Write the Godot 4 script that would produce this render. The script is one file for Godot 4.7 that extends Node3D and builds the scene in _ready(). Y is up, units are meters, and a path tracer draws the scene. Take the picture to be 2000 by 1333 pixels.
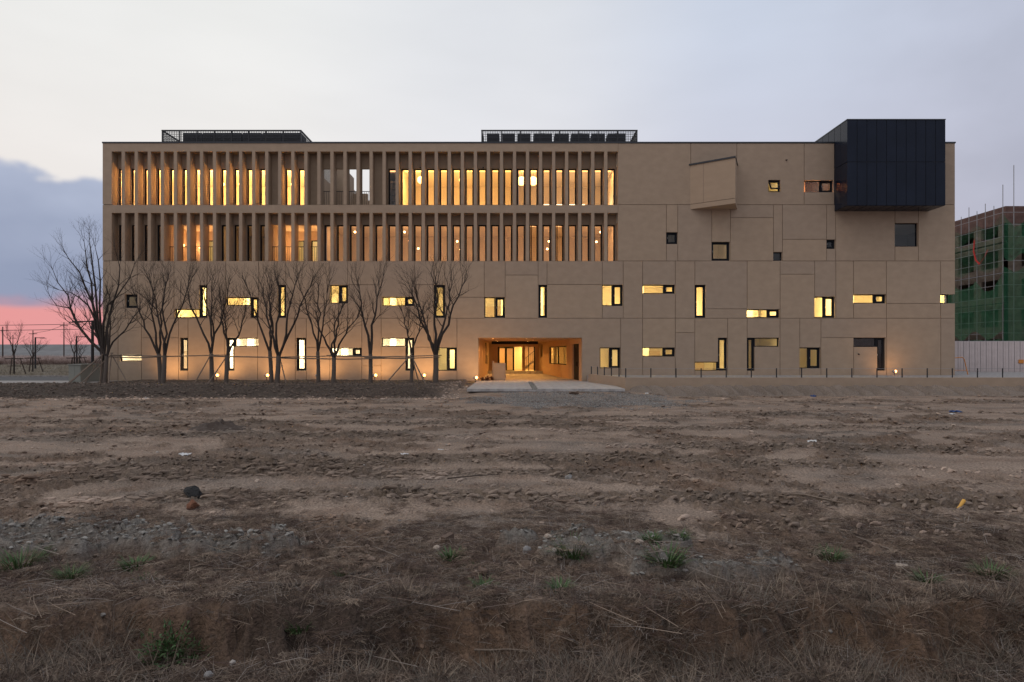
extends Node3D
# A long four-storey concrete building at dusk behind a rough building plot.
# Units are metres, y is up, the facade stands in the plane z = F. Heights of the facade are noted on its elevation
# drawing (E drawing units to the metre, u to the right, v downwards, v = 745 at the floor of the entrance passage).

const F := -45.0
const E := 29.62
const EYE := 1.756

var mat := {}
var building: Node3D
var used := {}
var rng := RandomNumberGenerator.new()

func U(u: float) -> float: return (u - 1000.0) / E
func V(v: float) -> float: return (745.0 - v) / E

# ------------------------------------------------------------------ mesh helper
class Mb:
	var v := PackedVector3Array()
	var n := PackedVector3Array()
	var ix := PackedInt32Array()
	var c := PackedColorArray()
	var tint := Color(1, 1, 1)

	func quad(a: Vector3, b: Vector3, cc: Vector3, d: Vector3) -> void:   # counter-clockwise seen from outside
		var m := (b - a).cross(d - a).normalized()
		var o := v.size()
		for p in [a, b, cc, d]:
			v.append(p)
			n.append(m)
			c.append(tint)
		for k in [0, 2, 1, 0, 3, 2]:
			ix.append(o + k)

	func tri(a: Vector3, b: Vector3, cc: Vector3) -> void:
		var m := (b - a).cross(cc - a).normalized()
		var o := v.size()
		for p in [a, b, cc]:
			v.append(p)
			n.append(m)
			c.append(tint)
		for k in [0, 2, 1]:
			ix.append(o + k)

	func box(a: Vector3, b: Vector3) -> void:
		var lo := Vector3(minf(a.x, b.x), minf(a.y, b.y), minf(a.z, b.z))
		var s := Vector3(absf(a.x - b.x), absf(a.y - b.y), absf(a.z - b.z))
		obox(Transform3D(Basis(), lo + s / 2), s)

	func obox(t: Transform3D, s: Vector3) -> void:
		var h := s / 2
		var p := []
		for k in 8:
			p.append(t * Vector3(h.x if k & 1 else -h.x, h.y if k & 2 else -h.y, h.z if k & 4 else -h.z))
		quad(p[4], p[5], p[7], p[6])
		quad(p[1], p[0], p[2], p[3])
		quad(p[5], p[1], p[3], p[7])
		quad(p[0], p[4], p[6], p[2])
		quad(p[6], p[7], p[3], p[2])
		quad(p[0], p[1], p[5], p[4])

	func bar(a: Vector3, b: Vector3, w: float, d: float) -> void:   # a square bar from a to b
		var y := (b - a).normalized()
		var x := y.cross(Vector3(0, 0, 1) if absf(y.z) < 0.9 else Vector3(1, 0, 0)).normalized()
		obox(Transform3D(Basis(x, y, x.cross(y)), (a + b) / 2), Vector3(w, a.distance_to(b), d))

	func tube(p: Array, r: Array, sides := 5) -> void:
		var o := v.size()
		var m := p.size()
		var x := Vector3.ZERO
		for i in m:
			var y: Vector3 = (p[mini(i + 1, m - 1)] - p[maxi(i - 1, 0)]).normalized()
			if i == 0:
				x = y.cross(Vector3(0, 0, 1) if absf(y.z) < 0.9 else Vector3(1, 0, 0)).normalized()
			else:
				x = (x - y * x.dot(y)).normalized()
			var z := x.cross(y)
			for k in sides:
				var a := TAU * k / sides
				var q := x * cos(a) + z * sin(a)
				v.append(p[i] + q * r[i])
				n.append(q)
				c.append(tint)
		for i in m - 1:
			for k in sides:
				var a := o + i * sides + k
				var b := o + i * sides + (k + 1) % sides
				for e in [a, b, a + sides, b, b + sides, a + sides]:
					ix.append(e)
		for end in [0, m - 1]:
			for k in range(1, sides - 1):
				ix.append(o + end * sides)
				ix.append(o + end * sides + k)
				ix.append(o + end * sides + k + 1)

	func mesh(smooth_colour := false) -> ArrayMesh:
		var a := []
		a.resize(Mesh.ARRAY_MAX)
		a[Mesh.ARRAY_VERTEX] = v
		a[Mesh.ARRAY_NORMAL] = n
		a[Mesh.ARRAY_INDEX] = ix
		if smooth_colour:
			a[Mesh.ARRAY_COLOR] = c
		var m := ArrayMesh.new()
		m.add_surface_from_arrays(Mesh.PRIMITIVE_TRIANGLES, a)
		return m

# ------------------------------------------------------------------ nodes
func numbered(called: String) -> String:
	var k: int = used.get(called, 0)
	used[called] = k + 1
	return called if k == 0 else "%s_%03d" % [called, k]

func piece(called: String, m: Mesh, material: Material, parent: Node3D) -> MeshInstance3D:   # a part or a sub-part
	var o := MeshInstance3D.new()
	var key := "%d/%s" % [parent.get_instance_id(), called]
	var k: int = used.get(key, 0)
	used[key] = k + 1
	o.name = called if k == 0 else "%s_%03d" % [called, k]
	o.mesh = m
	o.material_override = material
	parent.add_child(o, true)
	return o

func joint(called: String, parent: Node3D) -> Node3D:   # a part that is made of sub-parts
	var o := Node3D.new()
	var key := "%d/%s" % [parent.get_instance_id(), called]
	var k: int = used.get(key, 0)
	used[key] = k + 1
	o.name = called if k == 0 else "%s_%03d" % [called, k]
	parent.add_child(o, true)
	return o

func tag(o: Node, label: String, category: String, group := "") -> void:
	o.set_meta("label", label)
	if category != "":
		o.set_meta("category", category)
	if group != "":
		o.set_meta("group", group)

func thing(called: String, at: Vector3, label: String, category: String, group := "") -> Node3D:
	var o := Node3D.new()
	o.name = numbered(called)
	o.position = at
	add_child(o, true)
	tag(o, label, category, group)
	return o

func single(called: String, m: Mesh, material: Material, at: Vector3, label: String, category: String, group := "") -> MeshInstance3D:
	var o := MeshInstance3D.new()
	o.name = numbered(called)
	o.mesh = m
	o.material_override = material
	o.position = at
	add_child(o, true)
	tag(o, label, category, group)
	return o

func struct(called: String, m: Mesh, material: Material, label: String) -> MeshInstance3D:
	var o := MeshInstance3D.new()
	o.name = numbered(called)
	o.mesh = m
	o.material_override = material
	add_child(o, true)
	o.set_meta("label", label)
	o.set_meta("kind", "structure")
	return o

# ------------------------------------------------------------------ materials
func srgb(r: int, g: int, b: int) -> Color: return Color(r / 255.0, g / 255.0, b / 255.0)
func lin(r: float, g: float, b: float) -> Color: return Color(r, g, b).linear_to_srgb()

func noise_tex(freq: float, sd: int, a: Color, b: Color, oct := 5, size := 512, kind := FastNoiseLite.TYPE_SIMPLEX_SMOOTH) -> NoiseTexture2D:
	var nz := FastNoiseLite.new()
	nz.noise_type = kind
	nz.seed = sd
	nz.frequency = freq
	nz.fractal_octaves = oct
	nz.fractal_gain = 0.6
	var t := NoiseTexture2D.new()
	t.width = size
	t.height = size
	t.seamless = true
	t.noise = nz
	var g := Gradient.new()
	g.set_color(0, a)
	g.set_color(1, b)
	t.color_ramp = g
	return t

func plain(c: Color, rough := 0.8, metal := 0.0) -> StandardMaterial3D:
	var m := StandardMaterial3D.new()
	m.albedo_color = c
	m.roughness = rough
	m.metallic = metal
	return m

func grained(c: Color, rough: float, tex: Texture2D, scale: float, bump: Texture2D = null, bump_cm := 0.5) -> StandardMaterial3D:
	var m := plain(c, rough)
	m.albedo_texture = tex
	m.uv1_triplanar = true
	m.uv1_world_triplanar = true
	m.uv1_scale = Vector3.ONE * scale
	if bump:
		m.heightmap_enabled = true
		m.heightmap_texture = bump
		m.heightmap_scale = bump_cm
	return m

func glow(c: Color, energy: float) -> StandardMaterial3D:
	var m := plain(Color(0.9, 0.88, 0.85), 0.5)
	m.emission_enabled = true
	m.emission = c
	m.emission_energy_multiplier = energy
	return m

func make_materials() -> void:
	var soft := noise_tex(0.011, 3, Color(0.925, 0.922, 0.92), Color(1, 1, 1), 7)
	var blotch := noise_tex(0.012, 9, Color(0.72, 0.71, 0.70), Color(1, 1, 1), 6)
	var fine := noise_tex(0.05, 5, Color(0.55, 0.55, 0.55), Color(1, 1, 1), 4)
	var crumb := noise_tex(0.03, 21, Color(0, 0, 0), Color(1, 1, 1), 6)
	mat.fine = fine
	mat.crumb = crumb
	var tan_c := [lin(0.388, 0.291, 0.208), lin(0.378, 0.284, 0.206), lin(0.398, 0.297, 0.211), lin(0.370, 0.281, 0.208), lin(0.402, 0.304, 0.219)]
	for k in 5:
		mat["concrete%d" % k] = grained(tan_c[k], 0.85, soft, 0.22, fine, 0.15)
		mat["concrete%d" % k].uv1_scale = Vector3(0.19, 0.27, 0.19)   # faint layers of the pour
	mat.concrete = mat.concrete0
	mat.core = grained(lin(0.20, 0.145, 0.11), 0.9, soft, 0.3)
	mat.slab = grained(lin(0.50, 0.48, 0.47), 0.8, blotch, 0.35, fine, 0.2)
	mat.room = plain(lin(0.80, 0.75, 0.66), 0.8)
	mat.balcony = plain(lin(0.54, 0.44, 0.35), 0.85)
	mat.warm_wall = plain(lin(0.66, 0.45, 0.33), 0.8)
	mat.room_grey = plain(lin(0.42, 0.44, 0.46), 0.8)
	mat.room_white = plain(lin(0.82, 0.80, 0.75), 0.8)
	mat.wood = grained(lin(0.56, 0.36, 0.205), 0.6, soft, 0.8)
	mat.frame = plain(lin(0.009, 0.011, 0.016), 0.6)
	mat.frame.metallic_specular = 0.25
	mat.coping = plain(lin(0.03, 0.033, 0.04), 0.4, 0.3)
	mat.box = grained(lin(0.0125, 0.018, 0.034), 0.27, noise_tex(0.01, 14, Color(0.85, 0.85, 0.85), Color(1, 1, 1), 3, 256), 0.15)
	mat.box.metallic_specular = 0.26
	mat.box_core = plain(lin(0.008, 0.009, 0.012), 0.7)
	var g := StandardMaterial3D.new()
	g.transparency = BaseMaterial3D.TRANSPARENCY_ALPHA
	g.albedo_color = Color(0.2, 0.24, 0.28, 0.03)
	g.roughness = 0.03
	g.metallic_specular = 0.36
	mat.glass = g
	mat.steel = plain(lin(0.30, 0.30, 0.31), 0.5, 0.2)
	mat.dark_steel = plain(lin(0.02, 0.021, 0.024), 0.5, 0.3)
	mat.unit = plain(lin(0.03, 0.035, 0.05), 0.6)
	mat.bark = grained(lin(0.070, 0.053, 0.045), 0.95, fine, 2.0)
	mat.bark_wrap = grained(lin(0.19, 0.15, 0.125), 0.95, fine, 2.0)
	mat.pole = grained(lin(0.30, 0.225, 0.17), 0.8, fine, 1.2)
	mat.old_wood = grained(lin(0.10, 0.07, 0.055), 0.9, fine, 1.2)
	mat.stone_pale = grained(lin(0.46, 0.38, 0.315), 0.9, blotch, 2.5, crumb, 0.6)
	mat.stone_grey = grained(lin(0.32, 0.31, 0.305), 0.9, blotch, 2.5, crumb, 0.6)
	mat.stone_brown = grained(lin(0.17, 0.115, 0.085), 0.9, blotch, 2.5, crumb, 0.6)
	mat.brick = grained(lin(0.24, 0.105, 0.06), 0.9, blotch, 2.5, crumb, 0.5)
	mat.asphalt_lump = grained(lin(0.035, 0.034, 0.034), 0.9, fine, 3.0, crumb, 1.0)
	mat.clay = grained(lin(0.17, 0.16, 0.145), 0.95, blotch, 1.5, crumb, 1.5)
	mat.asphalt = grained(lin(0.10, 0.10, 0.105), 0.9, fine, 0.7)
	mat.pave = grained(lin(0.36, 0.34, 0.33), 0.85, blotch, 0.6)
	mat.hoarding = grained(lin(0.60, 0.52, 0.51), 0.5, soft, 0.2)
	mat.raw = grained(lin(0.20, 0.16, 0.125), 0.9, blotch, 0.15)
	mat.raw_top = grained(lin(0.17, 0.095, 0.08), 0.9, blotch, 0.15)
	mat.void = plain(lin(0.02, 0.022, 0.022), 0.9)
	var net := plain(Color(lin(0.018, 0.115, 0.052), 0.48), 0.9)
	net.transparency = BaseMaterial3D.TRANSPARENCY_ALPHA
	net.cull_mode = BaseMaterial3D.CULL_DISABLED
	mat.net = net
	var net2 := net.duplicate()
	net2.albedo_color = Color(lin(0.03, 0.14, 0.065), 0.20)
	mat.net_thin = net2
	mat.red_cloth = plain(lin(0.50, 0.03, 0.02), 0.8)
	mat.blue = plain(lin(0.015, 0.05, 0.17), 0.6)
	mat.white = plain(lin(0.60, 0.60, 0.60), 0.7)
	mat.orange = plain(lin(0.60, 0.22, 0.03), 0.5)
	mat.yellow = plain(lin(0.62, 0.33, 0.05), 0.5)
	mat.cabinet_a = plain(lin(0.21, 0.215, 0.19), 0.6)
	mat.leaf = plain(lin(0.04, 0.075, 0.022), 0.7)
	mat.leaf.vertex_color_use_as_albedo = true
	mat.leaf.albedo_color = Color.WHITE
	mat.leaf.cull_mode = BaseMaterial3D.CULL_DISABLED
	mat.leaf.backlight_enabled = true
	mat.leaf.backlight = Color(0.3, 0.35, 0.2)
	mat.tinted = plain(Color.WHITE, 0.9)
	mat.tinted.vertex_color_use_as_albedo = true
	mat.tinted.cull_mode = BaseMaterial3D.CULL_DISABLED
	var soil := plain(Color.WHITE, 0.97)
	soil.vertex_color_use_as_albedo = true
	soil.albedo_texture = noise_tex(0.02, 31, Color(0.54, 0.53, 0.515), Color(1, 1, 1), 7, 1024)
	soil.uv1_triplanar = true
	soil.uv1_world_triplanar = true
	soil.uv1_scale = Vector3.ONE * 0.9
	soil.heightmap_enabled = true
	soil.heightmap_texture = noise_tex(0.03, 37, Color(0, 0, 0), Color(1, 1, 1), 7, 1024)
	soil.heightmap_scale = 3.6
	mat.soil = soil

# ------------------------------------------------------------------ sky
func lerp_keys(keys: Array, t: float) -> Color:   # keys: [t, colour], ascending
	if t <= keys[0][0]:
		return keys[0][1]
	for i in range(1, keys.size()):
		if t < keys[i][0]:
			var k: float = (t - keys[i - 1][0]) / (keys[i][0] - keys[i - 1][0])
			return keys[i - 1][1].lerp(keys[i][1], k * k * (3.0 - 2.0 * k))
	return keys[-1][1]

func make_sky() -> PanoramaSkyMaterial:
	# azimuth 0 is straight ahead (-z), positive to the right; the sun has set far left behind a bank of cloud
	var w := 2048
	var h := 1024
	var im := Image.create(w, h, false, Image.FORMAT_RGBF)
	var wisps := FastNoiseLite.new()
	wisps.seed = 4
	wisps.frequency = 1.0
	wisps.fractal_octaves = 5
	var L := func(r: int, g: int, b: int) -> Color: return srgb(r, g, b).srgb_to_linear()
	var low := [[-180.0, L.call(200, 200, 208)], [-110.0, L.call(212, 208, 210)], [-55.0, L.call(238, 226, 219)], [-22.0, L.call(242, 235, 231)], [0.0, L.call(233, 230, 233)], [18.0, L.call(210, 207, 220)], [29.0, L.call(190, 188, 203)], [40.0, L.call(172, 172, 188)], [110.0, L.call(190, 192, 203)], [180.0, L.call(200, 200, 208)]]
	var high := [[-180.0, L.call(206, 210, 219)], [-60.0, L.call(228, 229, 227)], [-24.0, L.call(237, 238, 237)], [0.0, L.call(224, 227, 233)], [20.0, L.call(202, 211, 228)], [37.0, L.call(190, 197, 215)], [110.0, L.call(200, 204, 216)], [180.0, L.call(206, 210, 219)]]
	var glow_c := [[-180.0, L.call(188, 186, 196)], [-110.0, L.call(214, 170, 172)], [-50.0, L.call(236, 152, 148)], [-28.0, L.call(230, 158, 158)], [0.0, L.call(214, 186, 188)], [40.0, L.call(182, 178, 190)], [180.0, L.call(188, 186, 196)]]
	var bank_top: Color = L.call(172, 182, 206)
	var bank_low: Color = L.call(138, 150, 178)
	for i in w:
		var az := (float(i) + 0.5) / w * 360.0   # the left edge of the picture lies straight ahead
		if az > 180.0:
			az -= 360.0
		var ca := lerp_keys(low, az)
		var cb := lerp_keys(high, az)
		var cg := lerp_keys(glow_c, az)
		var a := deg_to_rad(az)
		for j in h:
			var el := 90.0 - (float(j) + 0.5) / h * 180.0
			if el < -1.0:
				im.set_pixel(i, j, ca.lerp(cg, 0.5) * 0.55)
				continue
			var t := clampf(el / 30.0, 0.0, 1.0)
			var c := ca.lerp(cb, t * t * (3.0 - 2.0 * t))
			var e := deg_to_rad(el)
			var d := Vector3(sin(a) * cos(e), sin(e), -cos(a) * cos(e))
			var nz := wisps.get_noise_3d(d.x * 3.0, d.y * 11.0, d.z * 3.0)
			c = c * (1.0 + 0.05 * nz + 0.07 * smoothstep(18.0, 36.0, az) * wisps.get_noise_3d(d.x * 10.0, d.y * 14.0 + 4.0, d.z * 6.0))
			if el < 26.0:
				# clear strip above the horizon, then the bank of cloud over it
				var strip := 1.0 - smoothstep(3.0, 5.2 + 2.0 * nz, el)
				c = c.lerp(cg, strip)
				var n2 := wisps.get_noise_3d(d.x * 7.0 + 9.0, d.y * 16.0, d.z * 7.0)
				var reach := smoothstep(-100.0, -70.0, az) * (1.0 - smoothstep(-26.0, -4.0, az))
				var top := 12.6 - 0.13 * (az + 34.0) + 0.8 * nz + 1.5 * n2 + 0.45 * wisps.get_noise_3d(d.x * 26.0, d.y * 40.0, d.z * 26.0)
				var bottom := 3.25 + 0.35 * nz + 0.12 * n2
				var inside := smoothstep(bottom - 0.12, bottom + 0.25, el) * (1.0 - smoothstep(top - 0.35, top + 0.3, el)) * reach
				var body := bank_low.lerp(bank_top, clampf((el - 5.0) / 8.0 + 0.35 * n2, 0.0, 1.0))
				if el < 5.0:
					body = body.lerp(cg, clampf(0.5 - (el - 3.2) * 0.4 + 0.9 * n2, 0.0, 0.55))
				c = c.lerp(body, inside * 0.95)
			im.set_pixel(i, j, c)
	var m := PanoramaSkyMaterial.new()
	m.panorama = ImageTexture.create_from_image(im)
	return m

# ------------------------------------------------------------------ building helpers
func holed(mb: Mb, x0: float, y0: float, x1: float, y1: float, zf: float, zb: float, holes: Array) -> void:
	# an upright slab in x and y between the depths zf (front) and zb, with rectangular holes [x0, y0, x1, y1]
	var xs := [x0, x1]
	var ys := [y0, y1]
	var near := []
	for h in holes:
		if h[0] < x1 and h[2] > x0 and h[1] < y1 and h[3] > y0:
			near.append(h)
			for k in [h[0], h[2]]:
				if k > x0 and k < x1 and not xs.has(k):
					xs.append(k)
			for k in [h[1], h[3]]:
				if k > y0 and k < y1 and not ys.has(k):
					ys.append(k)
	xs.sort()
	ys.sort()
	var nx := xs.size() - 1
	var ny := ys.size() - 1
	var solid := func(i: int, j: int) -> bool:
		if i < 0 or j < 0 or i >= nx or j >= ny or xs[i + 1] - xs[i] < 0.004 or ys[j + 1] - ys[j] < 0.004:
			return false
		var cx: float = (xs[i] + xs[i + 1]) / 2
		var cy: float = (ys[j] + ys[j + 1]) / 2
		for h in near:
			if cx > h[0] and cx < h[2] and cy > h[1] and cy < h[3]:
				return false
		return true
	for i in nx:
		for j in ny:
			if not solid.call(i, j):
				continue
			var a: float = xs[i]
			var b: float = xs[i + 1]
			var c: float = ys[j]
			var d: float = ys[j + 1]
			mb.quad(Vector3(a, c, zf), Vector3(b, c, zf), Vector3(b, d, zf), Vector3(a, d, zf))
			mb.quad(Vector3(b, c, zb), Vector3(a, c, zb), Vector3(a, d, zb), Vector3(b, d, zb))
			if not solid.call(i - 1, j):
				mb.quad(Vector3(a, c, zb), Vector3(a, c, zf), Vector3(a, d, zf), Vector3(a, d, zb))
			if not solid.call(i + 1, j):
				mb.quad(Vector3(b, c, zf), Vector3(b, c, zb), Vector3(b, d, zb), Vector3(b, d, zf))
			if not solid.call(i, j - 1):
				mb.quad(Vector3(a, c, zb), Vector3(b, c, zb), Vector3(b, c, zf), Vector3(a, c, zf))
			if not solid.call(i, j + 1):
				mb.quad(Vector3(a, d, zf), Vector3(b, d, zf), Vector3(b, d, zb), Vector3(a, d, zb))

func hole(r: Array) -> Array: return [U(r[0]), V(r[3]), U(r[2]), V(r[1])]

func panel(r: Array, holes: Array, thick := 0.06) -> void:
	for h in holes:   # an opening as wide as the panel leaves two panels
		if h[0] <= U(r[0]) + 0.05 and h[2] >= U(r[2]) - 0.05 and h[1] < V(r[1]) - 0.05 and h[3] > V(r[3]) + 0.05:
			var above: float = 745.0 - h[3] * E
			var below: float = 745.0 - h[1] * E
			if above - r[1] > 2.0:
				panel([r[0], r[1], r[2], above + 0.5], holes, thick)
			if r[3] - below > 2.0:
				panel([r[0], below - 0.5, r[2], r[3]], holes, thick)
			return
	var g := 0.017
	for left in separate(U(r[0]) + g, V(r[3]) + g, U(r[2]) - g, V(r[1]) - g, holes):
		var mb := Mb.new()
		holed(mb, U(r[0]) + g, V(r[3]) + g, U(r[2]) - g, V(r[1]) - g, F, F - thick, left)
		piece("concrete_panel", mb.mesh(), mat["concrete%d" % (rng.randi() % 5)], building)

func separate(x0: float, y0: float, x1: float, y1: float, holes: Array) -> Array:
	# the pieces a holed panel falls into: for each the holes, with the other pieces cut away too
	var xs := [x0, x1]
	var ys := [y0, y1]
	var near := []
	for h in holes:
		if h[0] < x1 and h[2] > x0 and h[1] < y1 and h[3] > y0:
			near.append(h)
			xs.append_array([clampf(h[0], x0, x1), clampf(h[2], x0, x1)])
			ys.append_array([clampf(h[1], y0, y1), clampf(h[3], y0, y1)])
	xs = spaced(xs)
	ys = spaced(ys)
	var mark := {}
	var count := 0
	var nx := xs.size() - 1
	var ny := ys.size() - 1
	for i in nx:
		for j in ny:
			if mark.has(Vector2i(i, j)) or not is_left(xs, ys, i, j, near):
				continue
			var todo := [Vector2i(i, j)]
			mark[Vector2i(i, j)] = count
			while todo:
				var q: Vector2i = todo.pop_back()
				for d in [Vector2i(1, 0), Vector2i(-1, 0), Vector2i(0, 1), Vector2i(0, -1)]:
					var e: Vector2i = q + d
					if e.x >= 0 and e.y >= 0 and e.x < nx and e.y < ny and not mark.has(e) and is_left(xs, ys, e.x, e.y, near):
						mark[e] = count
						todo.append(e)
			count += 1
	var out := []
	for k in count:
		var cut := near.duplicate()
		var size := 0.0
		for q in mark:
			var cell := [xs[q.x], ys[q.y], xs[q.x + 1], ys[q.y + 1]]
			if mark[q] != k:
				cut.append(cell)
			else:
				size = maxf(size, minf(cell[2] - cell[0], cell[3] - cell[1]))
		if size > 0.03:
			out.append(cut)
	return out

func spaced(a: Array) -> Array:
	a.sort()
	var out := [a[0]]
	for k in range(1, a.size()):
		if a[k] - out[-1] > 0.004:
			out.append(a[k])
	return out

func is_left(xs: Array, ys: Array, i: int, j: int, near: Array) -> bool:
	var cx: float = (xs[i] + xs[i + 1]) / 2
	var cy: float = (ys[j] + ys[j + 1]) / 2
	for h in near:
		if cx > h[0] and cx < h[2] and cy > h[1] and cy < h[3]:
			return false
	return true

func columns_of_panels(v0: float, v1: float, cols: Array, holes: Array) -> void:   # cols: [u, [v cuts of the column that ends at u]]
	for i in range(1, cols.size()):
		var cuts: Array = [v0] + cols[i][1] + [v1]
		for k in cuts.size() - 1:
			panel([cols[i - 1][0], cuts[k], cols[i][0], cuts[k + 1]], holes)

func ring(mb: Mb, x0: float, y0: float, x1: float, y1: float, w: float, z0: float, z1: float) -> void:
	mb.box(Vector3(x0, y0, z0), Vector3(x1, y0 + w, z1))
	mb.box(Vector3(x0, y1 - w, z0), Vector3(x1, y1, z1))
	mb.box(Vector3(x0, y0 + w, z0), Vector3(x0 + w, y1 - w, z1))
	mb.box(Vector3(x1 - w, y0 + w, z0), Vector3(x1, y1 - w, z1))

func light_of(bays: Array, z: float, parent: Node3D = building, from_u := true) -> Node3D:
	# one window: bays [u0, v0, u1, v1, kind], f fixed light, s opening sash in a heavy frame, o sash standing open
	var w := joint("window", parent)
	for b in bays:
		var r: Array = hole(b) if from_u else [b[0], b[1], b[2], b[3]]
		var t: float = {"f": 0.055, "t": 0.085, "o": 0.085}.get(b[4], 0.152)
		var w1 := t if b[4] == "f" else t * 0.56
		var mb := Mb.new()
		ring(mb, r[0] + 0.004, r[1] + 0.004, r[2] - 0.004, r[3] - 0.004, w1, z - 0.08, z)
		piece("frame", mb.mesh(), mat.frame, w)
		var x0: float = r[0] + t
		var x1: float = r[2] - t
		var y0: float = r[1] + t
		var y1: float = r[3] - t
		if b[4] == "f":
			var p := Mb.new()
			p.box(Vector3(x0 - 0.01, y0 - 0.01, z - 0.044), Vector3(x1 + 0.01, y1 + 0.01, z - 0.036))
			piece("pane", p.mesh(), mat.glass, w)
			continue
		var s := Mb.new()   # the sash, hinged at its left edge (o) or its top (a)
		var ov := t - w1
		var ww: float = x1 - x0 + 2.0 * ov
		var hh: float = y1 - y0 + 2.0 * ov
		ring(s, 0.0, 0.0, ww, hh, ov + 0.004, -0.03, 0.03)
		var so := piece("sash", s.mesh(), mat.frame, w)
		var p2 := Mb.new()
		p2.box(Vector3(ov, ov, -0.004), Vector3(ww - ov, hh - ov, 0.004))
		var po := piece("pane", p2.mesh(), mat.glass, w)
		var tr := Transform3D(Basis(), Vector3(x0 - ov, y0 - ov, z - 0.036))
		if b[4] == "o":
			tr = Transform3D(Basis(Vector3.UP, 0.0), Vector3(x0 + ww - ov, y0 - ov, z + 0.03)) * Transform3D(Basis(Vector3.UP, 0.42), Vector3.ZERO) * Transform3D(Basis(), Vector3(-ww, 0, 0))
		if b[4] == "a":
			tr = Transform3D(Basis(), Vector3(x0 - ov, y1 + ov, z + 0.02)) * Transform3D(Basis(Vector3.RIGHT, -0.5), Vector3.ZERO) * Transform3D(Basis(), Vector3(0, -hh, 0))
		so.transform = tr
		po.transform = tr
		if b[4] == "s" and ww > 0.35:
			var hd := Mb.new()
			hd.box(Vector3(0.02, hh * 0.45, 0.03), Vector3(0.045, hh * 0.45 + 0.12, 0.05))
			piece("handle", hd.mesh(), mat.steel, w).transform = tr
	return w

func wall_box(called: String, u0: float, v0: float, u1: float, v1: float, d0: float, d1: float, m: Material) -> void:
	var mb := Mb.new()
	mb.box(Vector3(U(u0), V(v1), F - d0), Vector3(U(u1), V(v0), F - d1))
	piece(called, mb.mesh(), m, building)

func ceiling_lights(u0: float, u1: float, vc: float, d: float, colour: Color, energy: float, count: int, sx := 1.6, sz := 1.0) -> void:
	for k in count:
		var x := lerpf(U(u0), U(u1), (k + 0.5) / count)
		var mb := Mb.new()
		mb.box(Vector3(-sx / 2, 0.0, -sz / 2), Vector3(sx / 2, 0.04, sz / 2))
		var o := piece("ceiling_light", mb.mesh(), glow(colour, 2.2), building)
		o.position = Vector3(x, V(vc) - 0.045, F - d)
		var a := AreaLight3D.new()
		a.name = "light"
		a.area_size = Vector2(sx, sz)
		a.light_color = colour
		a.light_energy = energy
		a.shadow_enabled = true
		a.rotation = Vector3(-PI / 2, 0, 0)
		a.position = Vector3(0, -0.02, 0)
		o.add_child(a, true)

func bulb(called: String, at: Vector3, r: float, colour: Color, energy: float, parent: Node3D, show := 6.0, cord := 0.0) -> void:
	var s := SphereMesh.new()
	s.radius = r
	s.height = r * 2
	s.radial_segments = 16
	s.rings = 8
	var o := piece(called, s, glow(colour, show), parent)
	o.position = at
	var l := OmniLight3D.new()
	l.name = "light"
	l.light_color = colour
	l.light_energy = energy
	l.light_size = r * 0.8
	l.omni_range = 60.0
	l.omni_attenuation = 2.0
	l.shadow_enabled = true
	o.add_child(l, true)
	if cord > 0.0:
		var mb := Mb.new()
		mb.bar(Vector3(0, r * 0.9, 0), Vector3(0, cord, 0), 0.02, 0.02)
		piece("lamp_cord", mb.mesh(), mat.dark_steel, parent).position = at

func room(u0: float, u1: float, v_ceil: float, v_floor: float, depth: float, m: Material, front := 0.31) -> void:
	# side walls and a back wall between two storey slabs
	wall_box("partition", u0, v_ceil, u0 + 3.5, v_floor, front, depth, m)
	wall_box("partition", u1 - 3.5, v_ceil, u1, v_floor, front, depth, m)
	wall_box("inner_wall", u0, v_ceil, u1, v_floor, depth, depth + 0.15, m)

func railing(u0: float, u1: float, v_floor: float, d: float) -> void:
	var mb := Mb.new()
	mb.box(Vector3(U(u0), V(v_floor) + 1.04, F - d), Vector3(U(u1), V(v_floor) + 1.08, F - d - 0.04))
	var n := int((U(u1) - U(u0)) / 0.14)
	for k in n + 1:
		var x := lerpf(U(u0) + 0.01, U(u1) - 0.03, float(k) / n)
		mb.box(Vector3(x, V(v_floor) + 0.03, F - d - 0.012), Vector3(x + 0.018, V(v_floor) + 1.04, F - d - 0.03))
	piece("railing", mb.mesh(), mat.dark_steel, building)

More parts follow.
